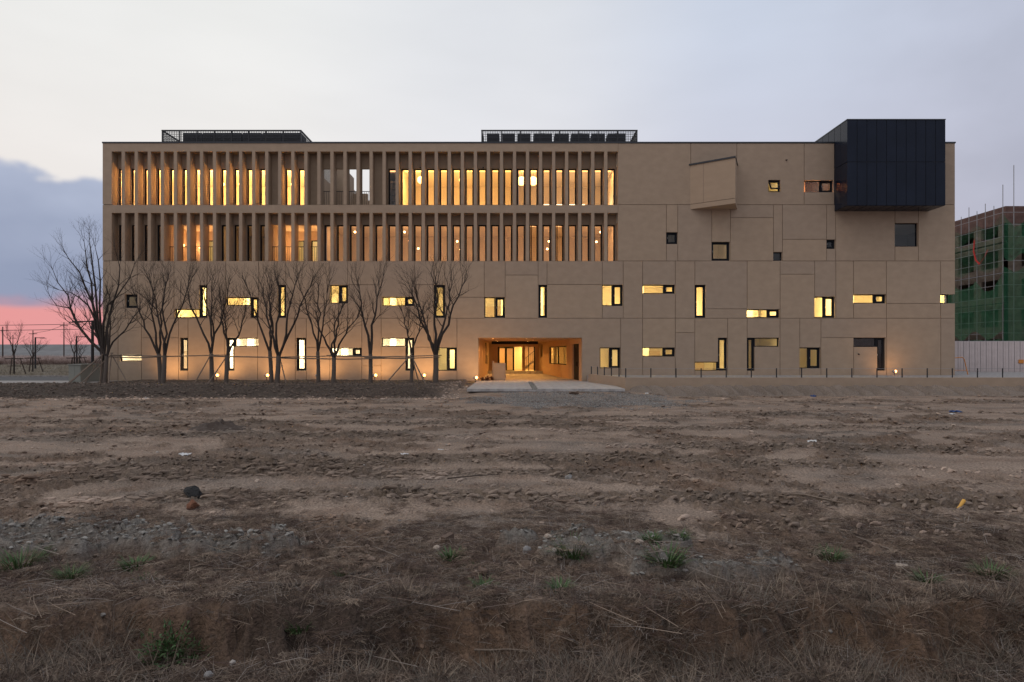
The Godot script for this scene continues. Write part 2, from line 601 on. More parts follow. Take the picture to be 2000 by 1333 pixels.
# ------------------------------------------------------------------ the building
func make_building() -> void:
	building = thing("office_building", Vector3.ZERO, "long four-storey tan concrete building with upper fins and scattered lit windows", "building")
	var deep := 24.0
	# the scattered windows of the two lower storeys and the blank right part
	var windows := [
		[[233, 693, 276, 706.4, "f"]], [[351, 660, 367, 724.7, "s"]],
		[[441.5, 660, 457.5, 724.7, "s"], [457.5, 660, 504, 677.4, "f"]], [[578, 660, 597.5, 724.7, "s"]],
		[[644, 679.5, 689, 696, "f"], [689, 679.5, 706, 696, "s"]], [[745, 660, 791.4, 677.4, "f"], [791.4, 660, 808.6, 724.7, "s"]],
		[[847, 679, 873.5, 724.7, "f"], [873.5, 679, 892, 724.7, "s"]],
		[[1171.5, 679, 1192, 720, "f"], [1192, 679, 1211.7, 720, "s"]], [[1254.7, 679, 1297, 697, "f"], [1297, 679, 1318.6, 697, "s"]],
		[[1357, 707, 1402.6, 724.5, "f"], [1402.6, 660, 1420.7, 724.5, "s"]], [[1459.6, 660, 1474.5, 724.7, "s"], [1474.5, 660, 1522, 677.6, "f"]],
		[[1562, 679, 1581, 720, "f"], [1581, 679, 1603, 720, "s"]], [[1667.8, 660, 1713.6, 678, "f"], [1713.6, 660, 1730, 724.4, "s"]],
		[[244, 575.3, 267.4, 602, "s"]], [[340.5, 603.8, 388.5, 621, "f"], [388.5, 557, 404, 621, "s"]],
		[[440.5, 580.6, 488.4, 597, "f"], [488.4, 580.6, 504, 621, "s"]], [[542, 556.5, 558, 621, "s"]],
		[[644, 557, 662, 593, "f"], [662, 557, 679, 593, "s"]], [[746, 580, 791.4, 598, "f"], [791.4, 580, 809, 598, "s"]],
		[[847, 556.5, 869, 621, "s"]], [[946, 580.6, 967, 621, "f"], [967, 580.6, 986.4, 621, "s"]], [[1052, 556.5, 1068.6, 621, "s"]],
		[[1176, 556.3, 1197, 598, "f"], [1197, 556.3, 1216.6, 598, "s"]], [[1254.7, 556.3, 1298, 574, "f"], [1298, 556.3, 1318.6, 574, "s"]],
		[[1357.5, 556.5, 1378.5, 621, "s"]], [[1459, 604.3, 1501.5, 621, "f"], [1501.5, 604.3, 1523, 621, "s"]],
		[[1591, 579.5, 1611, 621, "f"], [1611, 579.5, 1631.5, 621, "s"]], [[1667, 575, 1710, 593, "f"], [1710, 575, 1731, 593, "s"]],
		[[1301.7, 453.7, 1323.7, 477, "s"]], [[1390, 472.5, 1425.7, 509.5, "s"]], [[1510.7, 492.5, 1528, 509.5, "f"]], [[1615, 468, 1632, 486.5, "s"]],
		[[1748, 435.6, 1793.6, 482, "f"]], [[1501, 351.5, 1524.5, 375, "a"]], [[1571, 352.4, 1604, 375.8, "f"], [1604, 352.4, 1628, 375.8, "s"]],
	]
	var holes := []
	for w in windows:
		for b in w:
			holes.append(hole(b))
	var passage := hole([934, 660, 1137, 746])
	var corner := hole([1837, 575, 1866, 593])
	holes.append(passage)
	holes.append(corner)
	var none := []
	# panels, storey by storey
	columns_of_panels(622, 745, [[200], [230, none], [275.6, none], [348.5, [660]], [366.7, none], [438.8, none], [502.8, none], [576.4, none], [598, none], [644, [679]], [706.4, none],
		[744.5, [714.6]], [808.6, none], [847, [678.5]], [892.4, none], [1212.4, none], [1255.3, none], [1319.2, none], [1357.3, [650]], [1421.5, none], [1459.6, none], [1523.9, none], [1562.5, none], [1603.8, none]], holes)
	for r in [[1603.8, 622, 1732.3, 660], [1603.8, 660, 1667.8, 745], [1667.8, 660, 1732.3, 745], [1732.3, 622, 1838, 745], [1838, 622, 1866, 745]]:
		panel(r, holes)
	columns_of_panels(510, 622, [[200], [244, [575, 602]], [267.4, none], [339.4, [537.6]], [404, none], [440.5, none], [504.3, none], [541, none], [558, none], [642.6, [593.5]], [679, none], [744, [556.5]],
		[809, none], [847, [556.5]], [869, none], [945.7, [581]], [986.7, none], [1051, [537.6]], [1068.4, none], [1176.4, [556]], [1217.3, none], [1255.3, none], [1319.2, none], [1357.5, none],
		[1459.6, [603.6]], [1524, none], [1591.7, [536]], [1633, none], [1667.6, none], [1731.7, none], [1837.7, [593]], [1866, none]], holes)
	columns_of_panels(400, 510, [[1207], [1301.7, none], [1324, none], [1390.5, none], [1426.7, none], [1511, [425.5]], [1528.5, none], [1615, [467.7]], [1632.7, none], [1748.6, none], [1794.3, none], [1866, none]], holes)
	columns_of_panels(280, 400, [[1207], [1349.3, none], [1439.4, none], [1571, none], [1630, none], [1866, none]], holes)
	# wall behind the panels
	var mb := Mb.new()
	holed(mb, U(200), V(746), U(1866), V(510), F - 0.06, F - 0.31, holes)
	piece("wall", mb.mesh(), mat.concrete, building)
	mb = Mb.new()
	holed(mb, U(1207), V(510), U(1866), V(280), F - 0.06, F - 0.31, holes)
	mb.box(Vector3(U(1207), V(510), F - 0.31), Vector3(U(1214), V(280), F - 0.97))
	piece("wall", mb.mesh(), mat.concrete, building)
	for w in windows:
		light_of(w, F - 0.17)
	# corner window that looks out on two sides
	light_of([[1837, 575, 1855, 593, "f"]], F - 0.17)
	mb = Mb.new()
	mb.box(Vector3(U(1855), V(593), F - 0.25), Vector3(U(1855) + 0.01, V(575), F - 1.3))
	piece("corner_pane", mb.mesh(), mat.glass, building)
	# end walls, back wall, roof, coping
	for e in [[200, 204], [1862, 1866]]:
		for r in [[280, 575, 0.31], [593, 746, 0.31], [575, 593, 1.3 if e[0] > 1000 else 0.31]]:
			wall_box("end_wall", e[0], r[0], e[1], r[1], r[2], deep, mat.concrete)
	wall_box("rear_wall", 200, 401, 1866, 746, deep, deep + 0.3, mat.concrete)
	wall_box("rear_wall", 738, 280, 1866, 401, deep, deep + 0.3, mat.concrete)
	wall_box("roof", 200, 285, 605, 322, 0.97, deep, mat.room)
	wall_box("roof", 735, 285, 1207, 322, 0.97, deep, mat.room)
	wall_box("roof", 1207, 285, 1862, 322, 0.31, deep, mat.room)
	mb = Mb.new()
	mb.box(Vector3(U(199), V(280), F + 0.03), Vector3(U(1630), V(277.2), F - 0.8))
	mb.box(Vector3(U(1815), V(280), F + 0.03), Vector3(U(1867), V(277.2), F - 0.8))
	piece("coping", mb.mesh(), mat.coping, building)
	# storey slabs
	wall_box("storey_slab", 204, 622, 1862, 652, 0.31, deep, mat.room)
	wall_box("storey_slab", 204, 510, 1862, 548, 0.31, deep, mat.room)
	wall_box("storey_slab", 204, 400, 1207, 433, 0.97, deep, mat.room)
	wall_box("storey_slab", 1207, 400, 1862, 433, 0.31, deep, mat.room)
	wall_box("ground_slab", 204, 745, 930, 750, 0.31, deep, mat.room)
	wall_box("ground_slab", 1141, 745, 1862, 750, 0.31, deep, mat.room)
	# fins of the two upper storeys
	mb = Mb.new()
	holed(mb, U(200), V(400) + 0.017, U(1207), V(280), F, F - 0.72, [[U(217.5), V(401), U(1208), V(296)]])
	piece("fascia", mb.mesh(), mat.concrete, building)
	mb = Mb.new()
	holed(mb, U(200), V(510) + 0.017, U(1207), V(400) - 0.017, F, F - 0.72, [[U(217.5), V(511), U(1208), V(416)]])
	piece("fascia", mb.mesh(), mat.concrete1, building)
	var step := 25.5
	for row in [[296.0, 400.0], [416.0, 510.0]]:
		var fin := Mb.new()
		fin.box(Vector3(0, V(row[1]) + 0.0, F - 0.003), Vector3(6.2 / E, V(row[0]), F - 0.72))
		var fm := fin.mesh()
		for k in range(1, 39):
			piece("fin", fm, mat["concrete%d" % (k % 3)], building).position.x = U(217.5 + step * k - 6.2)
	var back := []
	for row in 2:
		var vt := 323.7 if row == 0 else 435.4
		var vb := 400.0 if row == 0 else 510.0
		for k in 39:
			var u := 217.5 + step * k
			var open := (row == 0 and k >= 16 and k <= 19) or (row == 1 and ((k >= 4 and k <= 7) or (k >= 12 and k <= 15)))
			if row == 0 and k in [12, 15, 20]:
				continue
			if open:
				back.append(hole([u - 0.5, vt, u + 19.8, vb + 1]))
			else:
				var b := [u + 1.5, vt, u + 17.8, vb]
				back.append(hole([u + 1.5, vt, u + 17.8, vb + 1]))
				var kind := "o" if (row == 0 and k in [6, 7]) or (row == 1 and k in [32, 34]) else "t"
				light_of([b + [kind]], F - 0.80)
	mb = Mb.new()
	holed(mb, U(200), V(510), U(1207), V(280), F - 0.72, F - 0.97, back)
	piece("wall", mb.mesh(), mat.concrete2, building)
	for r in [[316, 421], [520, 627]]:
		railing(r[0] + 3, r[1] - 3, 510, 0.8)
	railing(622, 732, 400, 0.8)
	make_rooms()
	make_terrace()
	make_bays()
	make_passage()
	# small fittings on the facade
	for p in [[1536, 313, F], [818, 322, F - 0.72], [943, 322, F - 0.72], [540, 432, F - 0.72], [338, 433, F - 0.72], [1677, 692, F]]:
		var cam := Mb.new()
		cam.box(Vector3(-0.04, -0.04, 0), Vector3(0.04, 0.04, 0.03))
		cam.tube([Vector3(0, 0, 0.03), Vector3(0, -0.02, 0.13)], [0.03, 0.035], 8)
		piece("wall_spout", cam.mesh(), mat.dark_steel, building).position = Vector3(U(p[0]), V(p[1]), p[2])

func make_rooms() -> void:
	var white := Color(1.0, 0.92, 0.76)
	var yellow := Color(1.0, 0.87, 0.55)
	var amber := Color(1.0, 0.73, 0.42)
	var beige := Color(1.0, 0.72, 0.46)
	# ground storey
	for r in [[204, 438, white, 13.0, 3], [438, 640, white, 17.0, 3], [640, 840, white, 17.0, 3], [840, 930, yellow, 13.0, 1]]:
		room(r[0], r[1], 652, 745, 5.0, mat.room_white)
		ceiling_lights(r[0] + 8, r[1] - 8, 652, 1.1, r[2], r[3], r[4], 1.8, 0.6)
	for r in [[1342, 1440, yellow, 9.0, 1], [1440, 1540, yellow, 2.2, 1], [1540, 1640, yellow, 3.2, 1], [1640, 1862, beige, 0.35, 1]]:
		room(r[0], r[1], 652, 745, 5.0, mat.room if r[0] < 1600 else mat.raw)
		ceiling_lights(r[0] + 8, r[1] - 8, 652, 1.2, r[2], r[3], r[4], 1.6, 0.6)
	ceiling_lights(1150, 1330, 652, 1.2, yellow, 9.0, 2, 1.8, 0.6)
	wall_box("partition", 1338.5, 652, 1342, 745, 0.31, 5.0, mat.room)
	wall_box("inner_wall", 1190, 652, 1342, 745, 5.0, 5.15, mat.room)
	# first floor
	for r in [[204, 330, white, 0.5, 1], [330, 520, yellow, 10.5, 3], [520, 830, yellow, 10.5, 4], [830, 1000, yellow, 8.5, 2], [1000, 1150, yellow, 9.0, 2], [1150, 1340, yellow, 9.5, 3], [1340, 1540, yellow, 10.5, 3],
			[1540, 1645, yellow, 9.0, 2], [1645, 1854, yellow, 7.5, 3]]:
		room(r[0], r[1], 548, 622, 5.0, mat.room)
		ceiling_lights(r[0] + 8, r[1] - 8, 548, 1.0, r[2], r[3] * 1.35, r[4], 1.8, 0.6)
	# doors, cupboards and pinboards on the inner walls that show through the windows
	var rr := RandomNumberGenerator.new()
	rr.seed = 77
	for row in [[652.0, 745.0, 4.9], [548.0, 622.0, 4.9]]:
		for k in 34:
			var u := 215.0 + 49.0 * k + rr.randf_range(-14, 14)
			if row[0] > 600.0 and u > 1620.0:
				continue
			if row[0] > 600.0 and u > 890.0 and u < 1200.0:
				continue
			var wide := rr.randf_range(18, 36)
			var high := rr.randf_range(28, 66)
			var base := 0.0 if rr.randf() < 0.7 else rr.randf_range(20, 34)
			wall_box("cupboard", u, row[1] - base - minf(high, 60.0 - base), u + wide, row[1] - base, row[2] - rr.randf_range(0.05, 0.5), row[2] + 0.09, [mat.room_white, mat.room, mat.room_white, mat.balcony][rr.randi() % 4])
		for k in 16:
			var u := 240.0 + 103.0 * k + rr.randf_range(-20, 20)
			if row[0] > 600.0 and u > 890.0 and u < 1200.0:
				continue
			wall_box("column", u, row[0], u + 12, row[1], 2.2, 2.6, mat.room_white)
	# second floor
	for r in [[204, 316, beige, 0.5, 1], [421, 520, amber, 0.9, 1]]:
		room(r[0], r[1], 433, 510, 6.0, mat.room, 0.97)
		ceiling_lights(r[0] + 8, r[1] - 8, 433, 1.35, r[2], r[3], r[4], 1.6, 0.4)
	room(627, 1207, 433, 510, 6.0, mat.room, 0.97)
	ceiling_lights(640, 1195, 433, 1.35, beige, 1.7, 9, 1.6, 0.4)
	for p in [[693, 449, 1.6], [790, 449, 1.6], [799, 463, 2.4], [817, 476, 3.0], [893, 463, 2.6], [899, 476, 3.4], [1072, 463, 2.6], [1069, 476, 3.2], [1173, 449, 1.6], [1165, 463, 2.8]]:
		bulb("small_lamp", Vector3(U(1000 + (p[0] - 1000) * (45.0 + p[2]) / 45.0), V(p[1] - 4), F - p[2]), 0.07, beige, 0.10, building, 14.0)
	# the two open balconies behind the fins, with doors into lit rooms
	for r in [[316, 421, 357, 370], [520, 627, 546, 592]]:
		wall_box("partition", r[0], 433, r[0] + 3.5, 510, 0.97, 6.0, mat.balcony)
		wall_box("partition", r[1] - 3.5, 433, r[1], 510, 0.97, 6.0, mat.balcony)
		var mb := Mb.new()
		var h := hole([r[2], 452, r[3], 511])
		holed(mb, U(r[0] + 3.5), V(510), U(r[1] - 3.5), V(433), F - 3.6, F - 3.8, [h])
		piece("inner_wall", mb.mesh(), mat.balcony, building)
		var n := 1 if r[3] - r[2] < 20 else 3
		for k in n:
			light_of([[lerpf(r[2], r[3], float(k) / n), 452, lerpf(r[2], r[3], (k + 1.0) / n), 509.5, "f"]], F - 3.65)
		wall_box("inner_wall", r[0], 433, r[1], 510, 6.0, 6.15, mat.room)
		ceiling_lights(r[2] - 10, r[3] + 10, 433, 4.9, yellow, 2.2, 1, 1.2, 0.5)
		for p in [[r[0] + 7.5, 468, 2.4], [r[0] + 28.0, 468, 3.45], [r[1] - 14.0, 445, 2.2]]:
			bulb("wall_lamp", Vector3(U(p[0]), V(p[1]), F - p[2]), 0.09, Color(1.0, 0.72, 0.44), 0.75, building, 8.0)
	# right part of the second floor, mostly unlit
	for r in [[1214, 1352, 0.5], [1352, 1452, 1.5]]:
		room(r[0], r[1], 433, 510, 5.0, mat.room_grey if r[0] < 1300 else mat.room)
		ceiling_lights(r[0] + 10, r[1] - 10, 433, 1.6, Color(1.0, 0.88, 0.70), r[2], 1, 1.2, 0.5)
	room(1452, 1862, 433, 510, 5.0, mat.room_grey)
	var mb := Mb.new()
	mb.box(Vector3(U(1404), V(510), F - 4.98), Vector3(U(1428), V(478), F - 4.9))
	piece("inner_door", mb.mesh(), mat.wood, building)
	# third floor
	room(204, 603, 322, 400, 6.0, mat.room, 0.97)
	ceiling_lights(215, 595, 322, 1.4, Color(1.0, 0.74, 0.42), 1.8, 6, 1.6, 0.4)
	for p in [240, 268, 296, 324, 352, 382, 412, 446, 480, 512, 552, 588]:
		bulb("pendant_lamp", Vector3(U(p), V(346), F - 1.9), 0.10, amber, 3.0, building, 9.0, V(322) - V(346))
	room(737, 776, 322, 400, 4.0, mat.room_grey, 0.97)
	ceiling_lights(742, 772, 322, 1.5, beige, 0.35, 1, 0.6, 0.3)
	room(776, 1010, 322, 400, 6.0, mat.room, 0.97)
	ceiling_lights(782, 1004, 322, 1.4, Color(1.0, 0.76, 0.40), 5.0, 5, 1.4, 0.4)
	room(1010, 1207, 322, 400, 6.0, mat.room, 0.97)
	ceiling_lights(1016, 1202, 322, 1.4, Color(1.0, 0.72, 0.40), 3.8, 4, 1.4, 0.4)
	for p in [[815, 339, 0.24], [898, 339, 0.18], [1019, 341, 0.3], [1043, 341, 0.3]]:
		bulb("pendant_lamp", Vector3(U(p[0]), V(p[1]), F - 1.7), p[2], amber, 1.6, building, 6.0, V(322) - V(p[1]))
	mb = Mb.new()
	mb.box(Vector3(U(1060), V(383), F - 3.0), Vector3(U(1152), V(380), F - 3.12))
	for q in [[1160, 0.0], [1188, 0.0]]:
		mb.bar(Vector3(U(q[0]), V(392), F - 1.4), Vector3(U(q[0] + 9), V(379), F - 3.0), 0.10, 0.08)
	piece("glow_bars", mb.mesh(), glow(Color(1.0, 0.9, 0.72), 4.0), building)  # no lamp: added bars that glow for reflections and lit shelf tops
	mb = Mb.new()
	mb.box(Vector3(U(1056), V(400), F - 3.4), Vector3(U(1156), V(385), F - 3.45))
	piece("low_shelf", mb.mesh(), mat.room_grey, building)
	mb = Mb.new()
	for k in 5:
		mb.box(Vector3(U(742), V(400) + 0.3 + 0.42 * k, F - 2.0), Vector3(U(776), V(400) + 0.34 + 0.42 * k, F - 2.4))
	for k in 4:
		mb.box(Vector3(U(742 + 11 * k), V(400), F - 2.0), Vector3(U(743 + 11 * k), V(400) + 2.1, F - 2.4))
	piece("shelf_rack", mb.mesh(), mat.steel, building)
	room(1440, 1546, 322, 400, 4.5, mat.room)
	ceiling_lights(1455, 1535, 322, 1.3, yellow, 4.0, 1, 1.4, 0.5)
	room(1546, 1650, 322, 400, 4.5, mat.warm_wall)
	ceiling_lights(1560, 1640, 322, 1.3, Color(1.0, 0.76, 0.52), 42.0, 1, 1.6, 0.5)

func make_terrace() -> void:
	# the opening in the third floor: a roof terrace under the sky, with a stair house and parapets behind
	wall_box("terrace_wall", 601, 281, 605, 400, 0.97, 24.0, mat.concrete)
	wall_box("terrace_wall", 733, 281, 737, 400, 0.97, 24.0, mat.concrete)
	wall_box("stair_house", 605, 278, 628.3, 400, 6.5, 9.2, mat.concrete1)
	wall_box("terrace_parapet", 628.3, 316, 661.5, 400, 8.9, 9.2, mat.concrete2)
	wall_box("terrace_parapet", 661.5, 332, 733, 400, 8.9, 9.2, mat.concrete)

func make_bays() -> void:
	# dark metal box that stands out of the top right corner
	var box := joint("metal_box", building)
	var zf := F + 1.73
	var top := V(252)
	var bot := V(413)
	var x0 := U(1630)
	var x1 := U(1814.4)
	var mb := Mb.new()
	mb.box(Vector3(x0 + 0.03, bot + 0.03, zf - 0.03), Vector3(x1 - 0.03, top - 0.03, F - 8.0))
	piece("box_core", mb.mesh(), mat.box_core, box)
	var mid := V(331)
	var g := 0.019
	for row in [[bot, mid], [mid, top]]:
		for k in 10:
			mb = Mb.new()
			var a := lerpf(x0, x1, k / 10.0)
			var b := lerpf(x0, x1, (k + 1) / 10.0)
			mb.box(Vector3(a + (0.0 if k == 0 else g), row[0] + g, zf - 0.035), Vector3(b - (0.0 if k == 9 else g), row[1] - g, zf))
			piece("metal_panel", mb.mesh(), mat.box, box)
		for k in 11:
			for side in 2:
				mb = Mb.new()
				var x := x0 if side == 0 else x1 - 0.035
				mb.box(Vector3(x, row[0] + g, zf - 0.037 - 0.85 * k), Vector3(x + 0.035, row[1] - g, zf - 0.037 - 0.85 * (k + 1) + g * 2))
				piece("metal_panel", mb.mesh(), mat.box, box)
	for k in 10:
		mb = Mb.new()
		mb.box(Vector3(lerpf(x0, x1, k / 10.0) + g, bot, zf - 0.04), Vector3(lerpf(x0, x1, (k + 1) / 10.0) - g, bot + 0.028, F))
		piece("metal_panel", mb.mesh(), mat.box, box)
	mb = Mb.new()
	mb.box(Vector3(x0 - 0.02, top, zf + 0.02), Vector3(x1 + 0.02, top + 0.06, F - 8.0))
	piece("coping", mb.mesh(), mat.coping, box)
	# concrete bay, a wedge in plan
	var wedge := joint("wedge_bay", building)
	var a2 := Vector2(U(1348.5), F + 0.002)
	var b2 := Vector2(U(1419), F + 1.8)
	var c2 := Vector2(U(1440), F + 0.002)
	for r in [[323.5, 399.0, mat.concrete2], [399.8, 409.0, mat.concrete0]]:
		mb = Mb.new()
		prism(mb, [a2, b2, c2], V(r[1]), V(r[0]))
		piece("bay_body", mb.mesh(), r[2], wedge)
	mb = Mb.new()
	prism(mb, [a2 + Vector2(-0.10, 0), b2 + Vector2(0, 0.06), c2 + Vector2(0.06, 0)], V(323.5), V(320.5))
	piece("coping", mb.mesh(), mat.coping, wedge)
	mb = Mb.new()   # sill joint strip up the face
	var p := a2.lerp(b2, 0.30)
	mb.bar(Vector3(p.x, V(399), p.y + 0.001), Vector3(p.x, V(323.5), p.y + 0.001), 0.012, 0.012)
	piece("joint_bead", mb.mesh(), mat.core, wedge)

func prism(mb: Mb, pts: Array, y0: float, y1: float) -> void:   # an upright prism; pts counter-clockwise seen from below (x, z)
	var n := pts.size()
	for i in n:
		var a: Vector2 = pts[i]
		var b: Vector2 = pts[(i + 1) % n]
		mb.quad(Vector3(a.x, y0, a.y), Vector3(b.x, y0, b.y), Vector3(b.x, y1, b.y), Vector3(a.x, y1, a.y))
	for i in range(1, n - 1):
		mb.tri(Vector3(pts[0].x, y1, pts[0].y), Vector3(pts[i].x, y1, pts[i].y), Vector3(pts[i + 1].x, y1, pts[i + 1].y))
		mb.tri(Vector3(pts[0].x, y0, pts[0].y), Vector3(pts[i + 1].x, y0, pts[i + 1].y), Vector3(pts[i].x, y0, pts[i].y))

func make_passage() -> void:
	# the entrance passage: left wall straight, right wall slanting inwards, glazed lobby at the far end
	var top := V(660)
	var zl := F - 20.0
	var mb := Mb.new()
	mb.box(Vector3(U(930), -0.1, F - 0.31), Vector3(U(934), top, zl + 1.0))
	piece("passage_wall", mb.mesh(), mat.wood, building)
	mb = Mb.new()
	mb.box(Vector3(U(930), top, F - 0.31), Vector3(U(1141), top + 0.25, F - 24.0))
	piece("passage_ceiling", mb.mesh(), mat.wood, building)
	mb = Mb.new()
	for k in 9:   # shallow battens across the ceiling
		mb.box(Vector3(U(934), top - 0.03, F - 1.6 - 2.1 * k), Vector3(U(1137) - 0.22 * (k + 1), top, F - 1.65 - 2.1 * k))
	piece("ceiling_batten", mb.mesh(), mat.wood, building)
	var side := joint("passage_wall", building)
	var along := Vector3(-0.1059, 0, -0.9944)
	side.transform = Transform3D(Basis(along, Vector3.UP, along.cross(Vector3.UP)), Vector3(U(1137), 0, F - 0.31))
	mb = Mb.new()
	holed(mb, 0.0, -0.1, 20.0, top, 0.0, 0.25, [[5.5, 0.97, 13.6, 2.42], [0.9, 0.0, 3.1, 2.5], [17.4, 1.57, 18.6, 2.7]])
	piece("wall_face", mb.mesh(), mat.wood, side)
	for x in [1.0, 4.2, 15.0, 16.4]:
		mb = Mb.new()
		mb.box(Vector3(x - 0.01 + 3.4, 0.0, -0.004), Vector3(x + 0.01 + 3.4, top, 0.001))
		piece("joint_line", mb.mesh(), mat.core, side)
	for w in [[5.5, 9.5], [9.5, 13.6]]:
		mb = Mb.new()
		ring(mb, w[0], 0.97, w[1], 2.42, 0.07, 0.06, 0.16)
		piece("window_frame", mb.mesh(), mat.frame, side)
		mb = Mb.new()
		mb.box(Vector3(w[0] + 0.06, 1.03, 0.10), Vector3(w[1] - 0.06, 2.36, 0.108))
		piece("pane", mb.mesh(), mat.glass, side)
	mb = Mb.new()
	mb.box(Vector3(0.9, 0.0, 0.10), Vector3(3.1, 2.5, 0.16))
	mb.box(Vector3(1.98, 0.95, 0.06), Vector3(2.02, 1.25, 0.10))
	piece("side_door", mb.mesh(), mat.frame, side)
	mb = Mb.new()
	mb.box(Vector3(17.4, 1.57, 0.12), Vector3(18.6, 2.7, 0.18))
	piece("slot_window", mb.mesh(), mat.frame, side)
	# the room behind the slanting wall
	wall_box("inner_wall", 1190, 652, 1194, 745, 5.15, 19.5, mat.room)
	wall_box("inner_wall", 1085, 652, 1190, 745, 19.5, 19.7, mat.room)
	ceiling_lights(1120, 1186, 652, 9.0, Color(1.0, 0.78, 0.42), 9.0, 1)
	ceiling_lights(1110, 1186, 652, 14.0, Color(1.0, 0.78, 0.42), 9.0, 1)
	# left wall slits
	for z in [[-57.0, -58.6, 1.0, 2.75], [-60.0, -60.8, 0.9, 1.7]]:
		mb = Mb.new()
		mb.box(Vector3(U(934) - 0.001, z[2], z[0]), Vector3(U(934) + 0.03, z[3], z[1]))
		piece("slit_window", mb.mesh(), mat.frame, building)
	# dark beam, step and lobby front
	mb = Mb.new()
	mb.box(Vector3(-1.71, 2.63, -57.0), Vector3(2.18, 2.865, -57.3))
	piece("dark_beam", mb.mesh(), mat.frame, building)
	mb = Mb.new()
	mb.box(Vector3(U(934), 0.0, -62.4), Vector3(3.2, 0.22, -73.0))
	piece("entrance_step", mb.mesh(), mat.slab, building)
	var front := joint("lobby_front", building)
	var zz := -65.0
	for x in [[-1.34, -1.25], [0.13, 0.22], [1.55, 1.62], [2.08, 2.2]]:
		mb = Mb.new()
		mb.box(Vector3(x[0], 0.22, zz - 0.06), Vector3(x[1], 2.5, zz + 0.06))
		piece("mullion", mb.mesh(), mat.frame, front)
	mb = Mb.new()
	mb.box(Vector3(-1.34, 2.42, zz - 0.055), Vector3(0.22, 2.5, zz + 0.055))
	piece("door_head", mb.mesh(), mat.frame, front)
	for x in [[-1.25, -0.62], [-0.54, 0.13]]:
		mb = Mb.new()
		ring(mb, x[0], 0.23, x[1], 2.41, 0.06, zz - 0.03, zz + 0.03)
		piece("glass_door", mb.mesh(), mat.frame, front)
		mb = Mb.new()
		mb.box(Vector3(x[0] + 0.05, 0.28, zz - 0.004), Vector3(x[1] - 0.05, 2.36, zz + 0.004))
		piece("pane", mb.mesh(), mat.glass, front)
	mb = Mb.new()
	mb.box(Vector3(-0.62, 0.23, zz - 0.05), Vector3(-0.54, 2.41, zz + 0.05))
	piece("mullion", mb.mesh(), mat.frame, front)
	for x in [[0.22, 0.95], [1.25, 2.08]]:
		mb = Mb.new()
		mb.box(Vector3(x[0], 0.22, zz - 0.004), Vector3(x[1], 2.5, zz + 0.004))
		piece("pane", mb.mesh(), mat.glass, front)
	for x in [[-2.23, -1.34, 0.22], [0.95, 1.25, 0.22], [2.2, 2.6, 0.22]]:
		mb = Mb.new()
		mb.box(Vector3(x[0], x[2], zz - 0.12), Vector3(x[1], 2.62, zz + 0.09))
		piece("wood_post", mb.mesh(), mat.wood, front)
	mb = Mb.new()
	mb.box(Vector3(-2.23, 2.5, zz - 0.1), Vector3(2.6, 2.9, zz + 0.1))
	piece("wood_header", mb.mesh(), mat.wood, front)
	for x in [[-3.2, -3.05], [3.8, 3.95]]:
		mb = Mb.new()
		mb.box(Vector3(x[0], 0.0, zz), Vector3(x[1], 2.9, -73.0))
		piece("lobby_wall", mb.mesh(), mat.room, building)
	mb = Mb.new()
	mb.box(Vector3(-3.2, 0.0, -73.0), Vector3(3.95, 2.9, -73.2))
	piece("lobby_wall", mb.mesh(), mat.room, building)
	mb = Mb.new()   # beige partition between the doors and the stair
	mb.box(Vector3(0.1, 0.22, -67.6), Vector3(1.15, 2.8, -67.75))
	piece("lobby_wall", mb.mesh(), mat.room, building)
	for p in [[-1.3, -67.2], [1.9, -66.6], [2.6, -70.5]]:
		var o := Mb.new()
		o.box(Vector3(-0.4, 0, -0.4), Vector3(0.4, 0.04, 0.4))
		var cl := piece("ceiling_light", o.mesh(), glow(Color(1.0, 0.74, 0.36), 3.0), building)
		cl.position = Vector3(p[0], top - 0.05, p[1])
		var a := AreaLight3D.new()
		a.name = "light"
		a.area_size = Vector2(0.8, 0.8)
		a.light_color = Color(1.0, 0.74, 0.36)
		a.light_energy = 21.0
		a.shadow_enabled = true
		a.rotation = Vector3(-PI / 2, 0, 0)
		a.position = Vector3(0, -0.02, 0)
		cl.add_child(a, true)
	# stair in the lobby
	var stair := joint("staircase", building)
	for f in [[1.15, 0.22, 0.21, -69.0, 6], [2.35, 1.28, -0.21, -70.2, 7]]:
		mb = Mb.new()
		for k in f[4]:
			mb.box(Vector3(f[0] + f[2] * k, f[1] + 0.175 * k, f[3]), Vector3(f[0] + f[2] * (k + 1), f[1] + 0.175 * (k + 1), f[3] - 1.0))
		piece("stair_flight", mb.mesh(), mat.room, stair)
		mb = Mb.new()
		mb.bar(Vector3(f[0], f[1] + 1.0, f[3] + 0.02), Vector3(f[0] + f[2] * f[4], f[1] + 0.175 * f[4] + 1.0, f[3] + 0.02), 0.05, 0.05)
		for k in f[4]:
			mb.bar(Vector3(f[0] + f[2] * (k + 0.5), f[1] + 0.175 * k, f[3] + 0.02), Vector3(f[0] + f[2] * (k + 0.5), f[1] + 0.175 * (k + 0.5) + 1.0, f[3] + 0.02), 0.02, 0.02)
		piece("handrail", mb.mesh(), mat.dark_steel, stair)
	# recessed downlights of the passage
	for p in [[-1.3, -46.6], [1.0, -47.2], [-1.2, -51.5], [1.6, -51.5], [-1.2, -56.5], [1.3, -56.5], [-1.0, -60.6], [1.0, -60.6]]:
		var c := CylinderMesh.new()
		c.top_radius = 0.05
		c.bottom_radius = 0.05
		c.height = 0.03
		c.radial_segments = 14
		var o := piece("downlight", c, glow(Color(1.0, 0.70, 0.34), 1.5), building)
		o.position = Vector3(p[0], top - 0.018, p[1])
		var l := SpotLight3D.new()
		l.name = "light"
		l.light_color = Color(1.0, 0.72, 0.40)
		l.light_energy = 6.0
